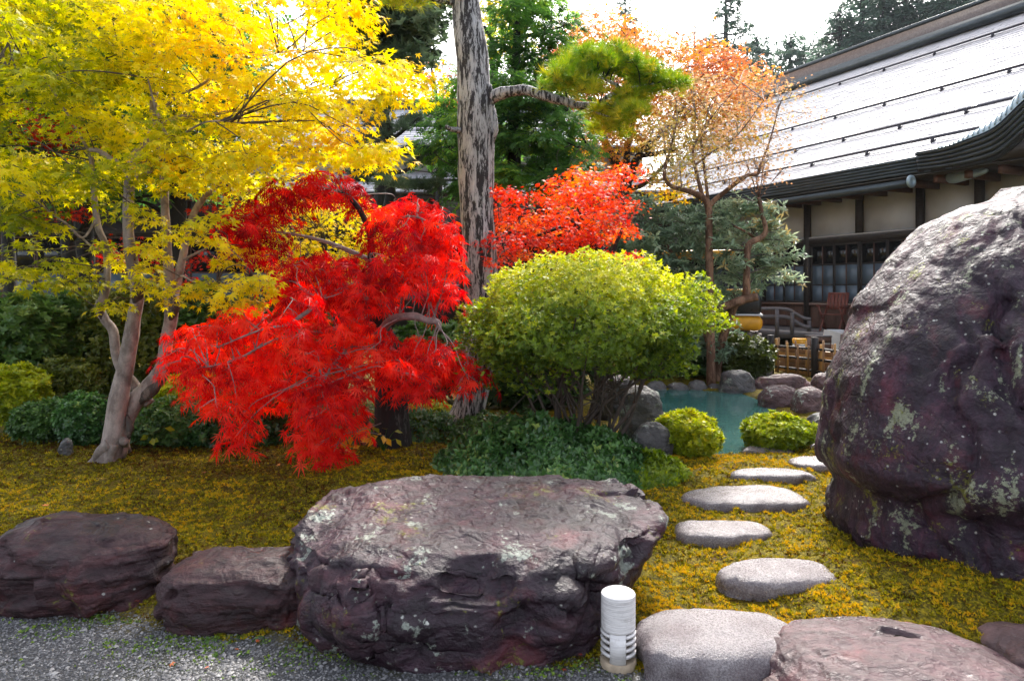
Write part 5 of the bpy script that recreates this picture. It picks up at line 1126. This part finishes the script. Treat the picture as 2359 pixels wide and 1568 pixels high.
# red maple far left and dark trees behind the yellow one
leafy('bright red maple seen through a gap in the yellow maple at the far left', foot(120, 8.6), [('trunk', [(150, 900, 8.6, 40), (160, 600, 8.6, 30), (120, 400, 8.6, 18), (90, 300, 8.5, 9)]), ('branch', [(130, 430, 8.6, 12), (180, 360, 8.5, 8), (230, 320, 8.4, 4)]), ('branch', [(160, 560, 8.6, 12), (250, 470, 8.5, 8), (520, 430, 8.4, 4)])], 'dark_bark',
      [(0, 250), (60, 230), (200, 270), (220, 330), (60, 330), (0, 320)], 22, 30, 8.5, .4, (.22, .32), 'orangered', ['maple'], 75, (.045, .06), .25, .12, .4, .35, .6, (), .007, .5, 'maple_tree', None, None,
      [(140, 470), (180, 490), (230, 580), (260, 590), (330, 580), (510, 430), (480, 470), (540, 410), (560, 440), (410, 620), (290, 560), (470, 590), (560, 570), (1000, 200), (985, 60)][:13])
for (px, w, top, Yt, lab) in ((195, 46, 380, 9.0, 'thick dark trunk of an evergreen behind the left stem of the yellow maple'), (412, 44, 360, 8.8, 'thick dark trunk of an evergreen behind the right stem of the yellow maple'), (20, 30, 380, 9.5, 'dark evergreen at the far left edge behind the bushes')):
    leafy(lab, foot(px, Yt), [('trunk', [(px, 930, Yt, w), (px + 4, 700, Yt, w * .9), (px - 3, 500, Yt, w * .85), (px, top, Yt, w * .75), (px + 10, top - 250, Yt, w * .4), (px, top - 500, Yt, w * .15)]), ('branch', [(px, 520, Yt, 14), (px - 70, 470, Yt - .2, 8), (px - 130, 460, Yt - .3, 4)])], 'dark_bark',
          [(px - 170, 440), (px - 190, 200), (px - 120, -80), (px + 120, -80), (px + 190, 200), (px + 150, 420)], 50, 40, Yt, .7, (.35, .55), 'fir', ['fir3'], 95, (.14, .20), .3, .15, .35, .4, .5, (), .009, .4, 'evergreen_tree')
# big pale orange maple behind, and the small twiggy one in front of the hall
leafy('big pale orange maple behind the pine branch', foot(1440, 13.5), [('trunk', [(1436, 850, 13.5, 50), (1438, 600, 13.5, 40), (1440, 440, 13.5, 34), (1425, 390, 13.5, 26), (1395, 330, 13.4, 18), (1380, 270, 13.3, 10)]), ('branch', [(1440, 430, 13.5, 26), (1465, 370, 13.4, 20), (1500, 330, 13.3, 15), (1560, 280, 13.2, 8)]), ('branch', [(1440, 400, 13.5, 20), (1450, 320, 13.4, 12), (1480, 200, 13.3, 6)]), ('branch', [(1470, 360, 13.4, 14), (1530, 350, 13.2, 9), (1600, 330, 13, 5)]), ('branch', [(1440, 440, 13.5, 16), (1490, 420, 13.3, 10), (1540, 370, 13.2, 5)])], 'dark_bark',
      [(1290, 90), (1330, 40), (1390, 30), (1450, 60), (1490, 110), (1560, 80), (1640, 100), (1720, 150), (1740, 200), (1720, 260), (1700, 330), (1560, 330), (1480, 330), (1380, 330), (1350, 250), (1300, 160)], 130, 30, 13.3, .7, (.35, .6), 'orange', ['maple_small'], 190, (.062, .09), .7, .14, .5, .3, .4, (), .010, .6, 'maple_tree', None, lambda a: .74 - .32 * sstep(180, 330, a[:, 1]) + .1 * sstep(1450, 1350, a[:, 0]), [(1360, 400), (1400, 360), (1480, 390), (1520, 400), (1340, 340), (1310, 130), (1560, 360), (1390, 440), (1540, 440)])
leafy('slender half bare maple with pinkish leaves in front of the shingled roof', foot(1640, 10.2), [('trunk', [(1638, 900, 10.20, 22), (1636, 700, 10.20, 20), (1633, 560, 10.20, 17), (1632, 480, 10.20, 17), (1618, 455, 10.20, 16), (1585, 440, 10.10, 13), (1545, 428, 10.00, 10), (1530, 400, 9.95, 8), (1545, 340, 9.90, 6), (1560, 280, 9.85, 4)]), ('branch', [(1634, 475, 10.20, 14), (1650, 458, 10.20, 12), (1685, 430, 10.10, 11), (1720, 405, 10.00, 10), (1745, 400, 10.00, 8), (1752, 380, 10.00, 6), (1775, 320, 10.00, 4), (1795, 240, 10.00, 2)]), ('branch', [(1620, 458, 10.20, 10), (1605, 400, 10.20, 8), (1598, 340, 10.10, 6), (1640, 270, 10.00, 4), (1700, 200, 10.00, 2)]), ('branch', [(1602, 380, 10.20, 7), (1640, 350, 10.10, 5), (1700, 310, 10.00, 3), (1760, 230, 9.90, 2)]), ('branch', [(1632, 470, 10.20, 8), (1612, 300, 10.20, 5), (1598, 250, 10.20, 3)])], 'red_bark',
      [(1530, 200), (1600, 170), (1700, 180), (1760, 210), (1790, 270), (1800, 330), (1780, 400), (1690, 420), (1600, 420), (1520, 410), (1500, 330)], 95, 27, 10, .45, (.22, .36), 'pinkish', ['maple_small', 'maple'], 80, (.032, .046), .5, .22, .5, .2, .3, (), .006, .7, 'maple_tree', None, lambda a: .25 + .5 * sstep(1560, 1700, a[:, 0] + .4 * (400 - a[:, 1])), [(1830, 215), (1860, 260), (1805, 195), (1745, 180)], 'grey_twig')
# grey leaved rhododendron with twisted trunk
leafy('grey green narrow leaved rhododendron with a twisted brown trunk by the pond', foot(1650, 10.45), [('trunk', [(1650, 890, 10.45, 20), (1660, 800, 10.45, 20), (1690, 705, 10.25, 20), (1716, 685, 10.10, 18), (1720, 640, 10.05, 16), (1721, 590, 10.05, 15), (1726, 562, 10.05, 15), (1752, 548, 10.05, 13), (1764, 530, 10.05, 11), (1755, 490, 10.05, 9), (1748, 455, 10.05, 8)]), ('branch', [(1745, 552, 10.45, 8), (1720, 535, 10.35, 6), (1690, 520, 10.25, 4)]), ('cut_limb', [(1655, 712, 10.15, 16), (1690, 698, 10.05, 20), (1715, 690, 10.00, 20), (1746, 683, 9.95, 18)]), ('branch', [(1648, 880, 10.45, 14), (1610, 700, 10.45, 12), (1560, 600, 10.45, 9), (1500, 520, 10.45, 5)])], 'red_bark',
      [(1400, 500), (1470, 460), (1560, 465), (1640, 475), (1700, 450), (1760, 470), (1800, 520), (1840, 600), (1820, 640), (1740, 640), (1680, 690), (1640, 760), (1590, 720), (1560, 640), (1500, 590), (1430, 560)], 84, 28, 10.5, .3, (.16, .26), 'rhodo', ['rh', 'rh2'], 26, (.085, .125), .5, .16, .5, .3, .1, [(1765, 560, 14), (1700, 660, 18)], .006, .45, 'rhododendron', None, lambda a: .42 + .25 * sstep(1640, 1780, a[:, 0]), [(1650, 740), (1680, 760), (1690, 790), (1660, 800), (1640, 820), (1600, 800), (1620, 780)])
t = thing('shoot_cluster', P(1748, 458, 10.1), 'spray of thin bare red shoots on top of the twisted rhododendron trunk', 'shoots')
for k in range(14):
    e = P(1748 + RG.normal() * 55, 400 - abs(RG.normal()) * 45, 10.1 + .15 * RG.normal()); b = P(1748, 460, 10.1); mk('shoot', *tube([b, (b + e) / 2 + (0, 0, .06), e], [.005, .004, .0015], 4, 3), M['red_bark'], t, world=True)

# ---------------------------------------------------------------- shrubs
def shrub(name, label, px, py, rx, ry, Y, mat, tpls, n, size, t0=.5, dep=.85, top=.3, bottom=-1.0, shell=.35, stems=5, lump=.18, cat='shrub', group=None, leafy_up=.6):
    """leaf shell round an uneven ellipsoid, denser at the surface, on real stems"""
    c = P(px, py, Y); a, b, h = rx / F * Y, rx / F * Y * dep, ry / F * Y
    g = gz1(c[0], c[1]); t = thing(name, (c[0], c[1], g), label, cat, group)
    u = nrm(RG.normal(size=(int(n * 1.9), 3))); u = u[(u[:, 2] > bottom)][:n]
    N = len(u); seed = int(abs(px * 7 + py))
    lumpy = 1 + lump * fbm(u * 2.2, 3, seed) + .10 * fbm(u * 6, 2, seed + 2)
    rr = (1 - shell * RG.random(N) ** 1.8) * lumpy
    pos = c + u * rr[:, None] * np.array([a, b, h]); k = pos[:, 2] > gz(pos[:, 0], pos[:, 1]) + .02
    pos, u, rr = pos[k], u[k], rr[k]; N = len(pos)
    nn = u * (1 - leafy_up) + np.array([0, 0, leafy_up]) + RG.normal(0, .3, (N, 3))
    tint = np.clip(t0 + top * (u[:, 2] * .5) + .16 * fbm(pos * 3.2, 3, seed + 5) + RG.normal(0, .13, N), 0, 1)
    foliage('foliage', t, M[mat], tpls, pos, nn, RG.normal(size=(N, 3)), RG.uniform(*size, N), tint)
    for k in range(stems):
        v = nrm(RG.normal(size=(1, 3)))[0]; e = c + v * np.array([a, b, h]) * .7; e[2] = max(e[2], g + .1)
        s0 = np.array([c[0] + RG.normal() * a * .12, c[1] + RG.normal() * b * .12, g - .03])
        mk('stem', *tube([s0, s0 * .5 + e * .5 + RG.normal(0, .1 * a, 3) * .5, e], np.array([.018, .011, .004]) * max(.5, min(1.3, a / .5)), 6, 4, .1), M['twig'], t, world=True, smooth=True)
    return t
# the mushroom shaped clipped azalea
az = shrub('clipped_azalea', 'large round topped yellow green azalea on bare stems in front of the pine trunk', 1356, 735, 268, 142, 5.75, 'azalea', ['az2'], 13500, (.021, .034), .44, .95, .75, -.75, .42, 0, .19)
c = P(1330, 955, 5.75); c[2] = gz1(c[0], c[1])
for k in range(26):
    a = RG.uniform(0, 6.28); f = RG.uniform(.25, .95); base = c + np.array([RG.normal() * .09, RG.normal() * .09, -.05]); e = P(1356, 735, 5.75) + np.array([math.cos(a) * f, math.sin(a) * f * .85, RG.uniform(-.12, .22)])
    m1 = base * .6 + e * .4 + RG.normal(0, .06, 3) + (0, 0, -.02); m2 = base * .25 + e * .75 + RG.normal(0, .05, 3) - (0, 0, .06)
    r = RG.uniform(.010, .022); mk('stem', *tube([base, m1, m2, e], [r, r * .75, r * .5, r * .25], 7, 4, .18, k), M['twig'], az, world=True, smooth=True)
    for q in range(3):
        b = m1 * (1 - q * .3) + m2 * q * .3; ee = b + RG.normal(0, .16, 3) + (0, 0, .14); mk('twig', *tube([b, (b + ee) / 2 + RG.normal(0, .03, 3), ee], [r * .45, r * .3, r * .15], 4, 3), M['twig'], az, world=True)
# inner lower leaves of the azalea on the left
pos = np.vstack([P(1190, 800, 5.5) + np.clip(RG.normal(0, 1, (1300, 3)), -1.7, 1.7) * np.array([.27, .25, .19]), P(1490, 815, 5.6) + np.clip(RG.normal(0, 1, (900, 3)), -1.4, 1.4) * np.array([.24, .22, .13])]); N = len(pos)
o = foliage('low_foliage', az, M['azalea'], ['az', 'az2'], pos, np.array([0, 0, 1.]) + RG.normal(0, .4, (N, 3)), RG.normal(size=(N, 3)), RG.uniform(.022, .036, N), np.clip(.30 + RG.normal(0, .14, N), 0, 1))
shrubs = [
 ('azalea_shrub', 'grey green leafy azalea at the left edge above the bright clipped one', 40, 775, 95, 92, 7.6, 'darkgreen', ['az'], 3600, (.05, .07), .72),
 ('azalea_shrub', 'dark green shrub behind, right of the grey green azalea at the left edge', 165, 775, 85, 98, 8.2, 'darkgreen', ['az'], 3200, (.05, .07), .60),
 ('azalea_shrub', 'bright yellow green clipped mound at the left edge', 30, 905, 72, 60, 6.7, 'brightgreen', ['az', 'az2'], 3200, (.03, .045), .58),
 ('clipped_shrub', 'tall olive green clipped shrub behind the yellow maple stems', 290, 790, 115, 135, 8.3, 'olive', ['small', 'az2'], 5200, (.04, .06), .62),
 ('azalea_shrub', 'dark olive shrub low between the bright mound and the maple', 150, 890, 75, 62, 7.2, 'olive', ['az2'], 2500, (.035, .05), .5),
 ('azalea_shrub', 'low dark green fine leaved shrub left of the maple foot', 110, 965, 75, 42, 6.3, 'darkgreen', ['az2', 'small'], 2600, (.03, .045), .45),
 ('azalea_shrub', 'blue green ferny shrub touching the left side of the maple foot', 200, 965, 62, 55, 6.05, 'bluegreen', ['small', 'az2'], 2800, (.03, .045), .55),
 ('azalea_shrub', 'yellow green azalea behind the maple foot, under the red leaves', 445, 918, 95, 52, 6.7, 'brightgreen', ['az', 'az2'], 3400, (.03, .042), .55),
 ('azalea_shrub', 'dark glossy shrub just right of the maple foot', 395, 975, 85, 52, 6.15, 'darkgreen', ['az2', 'small'], 3000, (.03, .045), .5),
 ('azalea_shrub', 'blue green shrub below the left tips of the red maple', 490, 965, 80, 62, 6.2, 'bluegreen', ['small', 'az2'], 3000, (.03, .045), .5),
 ('azalea_shrub', 'dark green shrub behind the weeping red leaves', 620, 955, 105, 78, 6.4, 'bluegreen', ['az2', 'small'], 3800, (.03, .045), .42),
 ('azalea_shrub', 'dark shrub in shade behind the crimson maple', 640, 800, 160, 130, 8.4, 'darkgreen', ['az'], 4200, (.05, .07), .35),
 ('azalea_shrub', 'dark green shrub between the maple stems and crimson leaves', 455, 790, 100, 120, 8.6, 'darkgreen', ['az'], 3600, (.05, .07), .4),
 ('azalea_shrub', 'green clipped shrub between the red maple trunk and the pine trunk', 985, 965, 62, 40, 7.0, 'brightgreen', ['small', 'az2'], 2200, (.028, .04), .4),
 ('azalea_shrub', 'shady shrub behind the pine trunk base', 1000, 830, 100, 90, 8.6, 'darkgreen', ['az'], 3400, (.05, .07), .4),
 ('azalea_shrub', 'dark shrub behind the stems of the round azalea', 1230, 850, 130, 110, 8.2, 'darkgreen', ['az'], 3600, (.05, .07), .33),
 ('clipped_shrub', 'bright golden green clipped shrub at the left pond edge beside the path', 1588, 1002, 72, 52, 5.75, 'brightgreen', ['az', 'az2'], 3800, (.026, .038), .62),
 ('clipped_shrub', 'ball shaped yellow green clipped shrub at the near pond edge by the stepping stones', 1795, 1000, 84, 46, 6.15, 'brightgreen', ['az', 'az2'], 3600, (.026, .038), .50),
 ('clipped_shrub', 'dark moss green clipped shrub left of the bamboo fence', 1715, 825, 66, 48, 10.6, 'olive', ['small', 'az2'], 2600, (.045, .06), .3),
 ('azalea_shrub', 'dark shrub in the shade behind the pond, under the rhododendron', 1560, 830, 130, 70, 11.3, 'darkgreen', ['az'], 3200, (.06, .09), .3),
 ('azalea_shrub', 'dark evergreen shrub below the orange red maple', 1440, 690, 120, 110, 10.8, 'darkgreen', ['az'], 3200, (.07, .09), .35),
]
for a in shrubs:
    a = list(a)
    if a[6] > 7.4: a[9] = int(a[9] * .55); a[10] = tuple(v * 1.25 for v in a[10])
    else: a[9] = int(a[9] * .85)
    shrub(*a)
# ground cover under the azalea
def cover(name, label, cx_, cy, rx, ry, hgt, n, mat, t0, size=(.028, .045), tp=('small', 'az2')):
    u = RG.random(n) ** .5; a = RG.random(n) * 6.28; x = cx_ + rx * u * np.cos(a); y = cy + ry * u * np.sin(a); q = np.stack([x, y, x * 0], 1)
    h = hgt * (1 - u ** 2.2) * (1 + .5 * fbm(q * 4, 3, 77)); z = gz(x, y) + h * RG.random(n) ** .45 + .01
    k = poly_dist(q[:, :2], POND) > .02; x, y, z, q = x[k], y[k], z[k], q[k]; n = len(x)
    out = np.stack([(x - cx_) / rx, (y - cy) / ry, np.full(n, .9)], 1)
    o = foliage(name, None, M[mat], list(tp), np.stack([x, y, z], 1), out + RG.normal(0, .35, (n, 3)), RG.normal(size=(n, 3)), RG.uniform(*size, n), np.clip(t0 + .25 * fbm(q * 3, 3, 78) + RG.normal(0, .16, n), 0, 1), world=False)
    tag(o, label, 'ground cover', kind='stuff')
cover('ground_cover', 'dark green leafy ground cover at the foot of the round azalea', .30, 5.45, .92, .78, .27, 6200, 'bluegreen', .52, (.034, .056))
cover('ground_cover', 'light green low leaves at the right end of the ground cover', 1.05, 5.2, .28, .4, .10, 1300, 'brightgreen', .12)
cover('ground_cover', 'dark low ground cover along the back of the moss', -1.9, 6.6, 2.6, .45, .22, 4500, 'darkgreen', .42)
# hosta with yellowing leaves
for j, (px, py, nl, lab) in enumerate(((885, 1040, 15, 'plant with round yellow and green leaves at the foot of the red maple'), (790, 1050, 8, 'yellowing plant under the tips of the weeping red maple'), (355, 1035, 6, 'young plant with upright green leaves right of the yellow maple foot'), (515, 1015, 4, 'small plant with two yellow green leaves under the red maple'))):
    b = GP(px, py); t = thing('yellowing_plant', b, lab, 'plant')
    N = nl; a = RG.random(N) * 6.28; e = b + np.stack([np.cos(a) * RG.uniform(.05, .17, N), np.sin(a) * .1, RG.uniform(.06, .2, N)], 1)
    leaf_parts(t, M['hosta'], 'single', e, np.array([0, -.5, .8]) + RG.normal(0, .4, (N, 3)), (e - b) * np.array([1, 1, .1]) + RG.normal(0, .05, (N, 3)) - np.array([0, 0, .05]), RG.uniform(.07, .11, N), np.clip(RG.uniform(.05, .35, N) if j > 1 else RG.uniform(.2, 1, N), 0, 1), 'leaf')
    for k in range(N): mk('stalk', *tube([b, (b + e[k]) / 2 + (0, 0, .03), e[k]], .0025, 4, 2), M['weed'], t, tint=None, world=True)

# ---------------------------------------------------------------- far trees
def conifer(px, top, bot, w, Y, label, t0, n=60, open_=False, name='conifer_tree', lean=0):
    t = thing(name, foot(px, Y, 0), label, 'tree', None); pads = []; n = int(n * .8)
    sk = limbs(t, [('trunk', [(px, 760, Y, max(6, w * .12)), (px + lean, bot, Y, max(4, w * .09)), (px + lean, (top + bot) / 2, Y, max(3, w * .06)), (px + lean, top, Y, 1.5)])], M['dark_bark'], .05, 7)
    zt, zb = P(px, top, Y)[2], P(px, bot, Y)[2]; R_ = w / 2 / F * Y
    for k in range(n):
        f = (k + RG.random()) / n; z = zt + (zb - zt) * f; a = RG.random() * 6.28; r = R_ * (.12 + .88 * f ** .75) * (RG.uniform(.45, 1.0)); X = P(px + lean, 0, Y)
        pads.append((X[0] + math.cos(a) * r, Y + math.sin(a) * r, z, R_ * (.28 if open_ else .38) * (.5 + .6 * f)))
    pads = np.array(pads)
    br = []
    for p in pads[::1 if open_ else 2]: br.append(tube([(P(px + lean, 0, Y)[0], Y, p[2] + .05 * R_), tuple(p[:3])], [R_ * .03, R_ * .01], 4, 1, cap=False))
    o = mk('branches', *join(br), M['dark_bark'], t, world=True); o['kind'] = 'stuff'
    pos, nn, tip, tint = pad_leaves(pads, 34 if open_ else 40, .3, .3, .4, .5, np.full(len(pads), t0), .18)
    foliage('crown', t, M['far'], ['far'], pos, nn, tip, RG.uniform(.7, 1.1, len(pos)) * R_ * .19, tint)
conifer(1440, -12, 150, 95, 100, 'blue green conifer far behind the orange maple, alone against the sky', .45, 60)
conifer(1672, -40, 190, 165, 105, 'tall open branched conifer against the sky, right of the orange maple', .42, 46, True)
conifer(1985, -50, 165, 220, 96, 'tall conifer behind the hall ridge, leftmost of the group', .42, 60, True)
conifer(2085, -60, 150, 210, 91, 'tall conifer behind the hall ridge, between two others', .3, 70)
conifer(2180, -70, 120, 220, 88, 'dark conifer behind the hall ridge, right of the group', .25, 70)
conifer(2290, -80, 90, 230, 86, 'dark conifer at the top right above the hall ridge', .22, 70)
conifer(1330, 15, 200, 80, 132, 'hazy conifer top far behind the layered fir', .6, 40)
conifer(1745, 88, 300, 190, 110, 'rounded far tree beside the hall ridge end', .5, 60); conifer(1820, 84, 300, 210, 115, 'far tree just left of the hall ridge', .52, 60); conifer(1885, 96, 300, 180, 112, 'small far tree at the hall ridge', .45, 50)
conifer(1700, 110, 320, 170, 120, 'far dark tree behind the pinkish maple', .35, 50); conifer(1600, 60, 260, 90, 144, 'faint far tree right of the orange maple top', .55, 40)
conifer(1935, 20, 200, 190, 92, 'conifer low behind the hall ridge, filling in left of the tallest one', .35, 60)
conifer(2035, -20, 180, 170, 90, 'conifer between the leftmost and second tall conifers behind the hall ridge', .3, 60)
conifer(2240, -70, 120, 200, 88, 'dark conifer just left of the top right corner conifer', .25, 60)
for k, (px, top, lab) in enumerate(((500, -60, 'far conifer behind the yellow crown'), (240, -80, 'far conifer behind the left part of the yellow crown'), (40, -60, 'far conifer behind the far left of the yellow crown'))): conifer(px, top, 420, 210, 30, lab, .35, 70)

# ---------------------------------------------------------------- fallen leaves and weeds
vars_ = []
def fallen(px, py, s, tint, label, group=None, tpl='maple', name='fallen_leaf'):
    p = GP(px, py); tv, tf = LEAF[tpl]; tv = tv * s; tv = tv + np.stack([0 * tv[:, 0], 0 * tv[:, 0], .25 * s * RG.normal() * tv[:, 0] / s + .12 * s], 1)
    o = mk(name, tv, tf, M['fallen'], tint=np.full(len(tv), tint)); o.location = p + (0, 0, .008 + (.02 if p[1] - edge_y(p[0]) > 0 else 0)); o.rotation_euler = (RG.normal() * .2, RG.normal() * .2, RG.random() * 6.28)
    tag(o, label, 'leaf', group)
LG = 'fallen leaves scattered on the gravel'
for px, py, s, t, lab in [
 (428, 1448, .03, .55, 'orange fallen leaf touching the left foot of the low block shaped rock'), (1048, 1428, .022, .5, 'brown orange leaf caught at the front of the flat topped rock'),
 (830, 1512, .03, .85, 'pale tan fallen leaf on the gravel below the left end of the flat topped rock'), (668, 1500, .022, .5, 'orange leaf on gravel just left of the pale tan leaf, under the block shaped rock'),
 (395, 1532, .02, .6, 'lone orange leaf low on the gravel under the gap between the two left rocks'), (765, 1482, .028, .8, 'large pale orange leaf by the gap between block shaped rock and flat topped rock'),
 (590, 1480, .02, .4, 'rust leaf on the gravel in front of the middle of the block shaped rock'), (900, 1520, .02, .3, 'dark red leaf on the gravel right of the pale tan leaf'),
 (697, 1425, .022, .2, 'red leaf tucked between the block shaped rock and the flat topped rock'), (120, 1408, .02, .3, 'small rust leaf in front of the left edge rock'),
 (545, 1500, .018, .5, 'small orange leaf below the rust leaf in front of the block shaped rock'), (255, 1490, .02, .7, 'pale orange leaf alone on the open gravel at the lower left'),
 (720, 1465, .018, .2, 'small red leaf just left of the large pale orange leaf'), (480, 1540, .02, .4, 'rust leaf near the bottom edge below the block shaped rock'),
 (1300, 1545, .02, .2, 'dark red leaf on the gravel left of the lantern foot'), (1340, 1522, .02, .1, 'crimson leaf in the shade between flat topped rock and lantern'),
 (310, 1398, .03, .08, 'dark red folded leaf under the right corner of the left edge rock'), (14, 1408, .022, .3, 'rust leaf at the extreme left edge of the gravel')]:
    fallen(px, py, s, t, lab, LG)
fallen(468, 1097, .04, .35, 'red fallen maple leaf on the moss below the maple foot'); fallen(645, 1078, .035, .85, 'pale orange fallen maple leaf on the moss under the red tips'); fallen(232, 1112, .028, 1.0, 'yellow fallen leaf on the left moss')
fallen(700, 1272, .045, .7, 'pale pink fallen maple leaf in the moss corner left of the flat topped rock'); fallen(105, 1175, .035, .6, 'pinkish fallen maple leaf on the moss above the left edge rock'); fallen(1240, 1097, .03, 1.0, 'yellow fallen leaf between the ground cover and the flat topped rock')
def weed(px, py, n, s, label, group=None):
    b = GP(px, py); t = thing('weed', b, label, 'weed', group); N = n; a = RG.random(N) * 6.28; e = b + np.stack([np.cos(a) * s * .7, np.sin(a) * s * .7, RG.uniform(.3, 1.0, N) * s], 1)
    leaf_parts(t, M['weed'], 'single', e, np.array([0, -.3, 1.]) + RG.normal(0, .3, (N, 3)), (e - b) * np.array([1, 1, .2]) + RG.normal(0, s * .2, (N, 3)), RG.uniform(.7, 1.2, N) * s, np.clip(RG.random(N), 0, 1), 'leaf', 3)
    for k in range(N): mk('stalk', *tube([b, e[k]], s * .05, 4, 1), M['weed'], t, world=True)
weed(1585, 1560, 14, .05, 'green weed on the gravel in front of the nearest stepping stone'); weed(1520, 1548, 8, .03, 'low weed between the lantern and the nearest stepping stone')
for px, py, lab in ((650, 1436, 'bright green sprout under the right end of the block shaped rock'), (92, 1412, 'green sprout in front of the left edge rock, leftmost weed'), (238, 1402, 'tiny sprout under the middle of the left edge rock'), (305, 1385, 'tiny sprout at the right foot of the left edge rock'),
    (705, 1470, 'sprout between the block shaped rock and the flat topped rock'), (560, 1510, 'tiny sprout on the gravel below the middle of the block shaped rock'), (470, 1480, 'tiny sprout right at the front left corner of the block shaped rock'), (690, 1500, 'sprout on open gravel near the pale tan leaf'),
    (1250, 1550, 'tiny sprout at the bottom edge under the flat topped rock'), (1330, 1542, 'tiny sprout on the gravel just left of the lantern'), (345, 1478, 'tiny sprout on gravel left of the block shaped rock')): weed(px, py, 7, .018, lab, 'tiny weeds in the gravel')
x = np.concatenate([RG.normal(cx_, w, n_) for cx_, w, n_ in ((-1.95, .35, 700), (-1.55, .25, 900), (-1.2, .3, 600), (-.6, .3, 500), (.2, .4, 600))]); y = edge_y(x) - np.abs(RG.normal(0, .14, len(x))) + .04; k = (np.abs(x) < .78 * y) & (fbm(np.stack([x, y, x * 0], 1) * 7, 2, 55) > -.05) & cut_rocks(x, y); x, y = x[k], y[k]; N = len(x)
tag(foliage('gravel_moss', None, M['weed'], ['weed', 'moss2'], np.stack([x, y, gz(x, y, True)], 1), np.array([0, 0, 1.]) + RG.normal(0, .3, (N, 3)), RG.normal(size=(N, 3)), RG.uniform(.006, .013, N), RG.random(N), world=False), 'sparse bright moss growing in the gravel along the rocks', 'moss', kind='stuff')

# ---------------------------------------------------------------- light autumn haze
m, nt, bs = newmat('haze_air'); nt.nodes.remove(bs)
pv = nd(nt, 'VolumePrincipled', {'Color': (.86, .92, 1, 1), 'Density': .00025, 'Anisotropy': 0.0})
nt.links.new(pv.outputs[0], nt.nodes['Material Output'].inputs['Volume'])
hz = mk('haze', *box(-110, 110, -8, 160, -1.6, 62), m); tag(hz, kind='stuff')
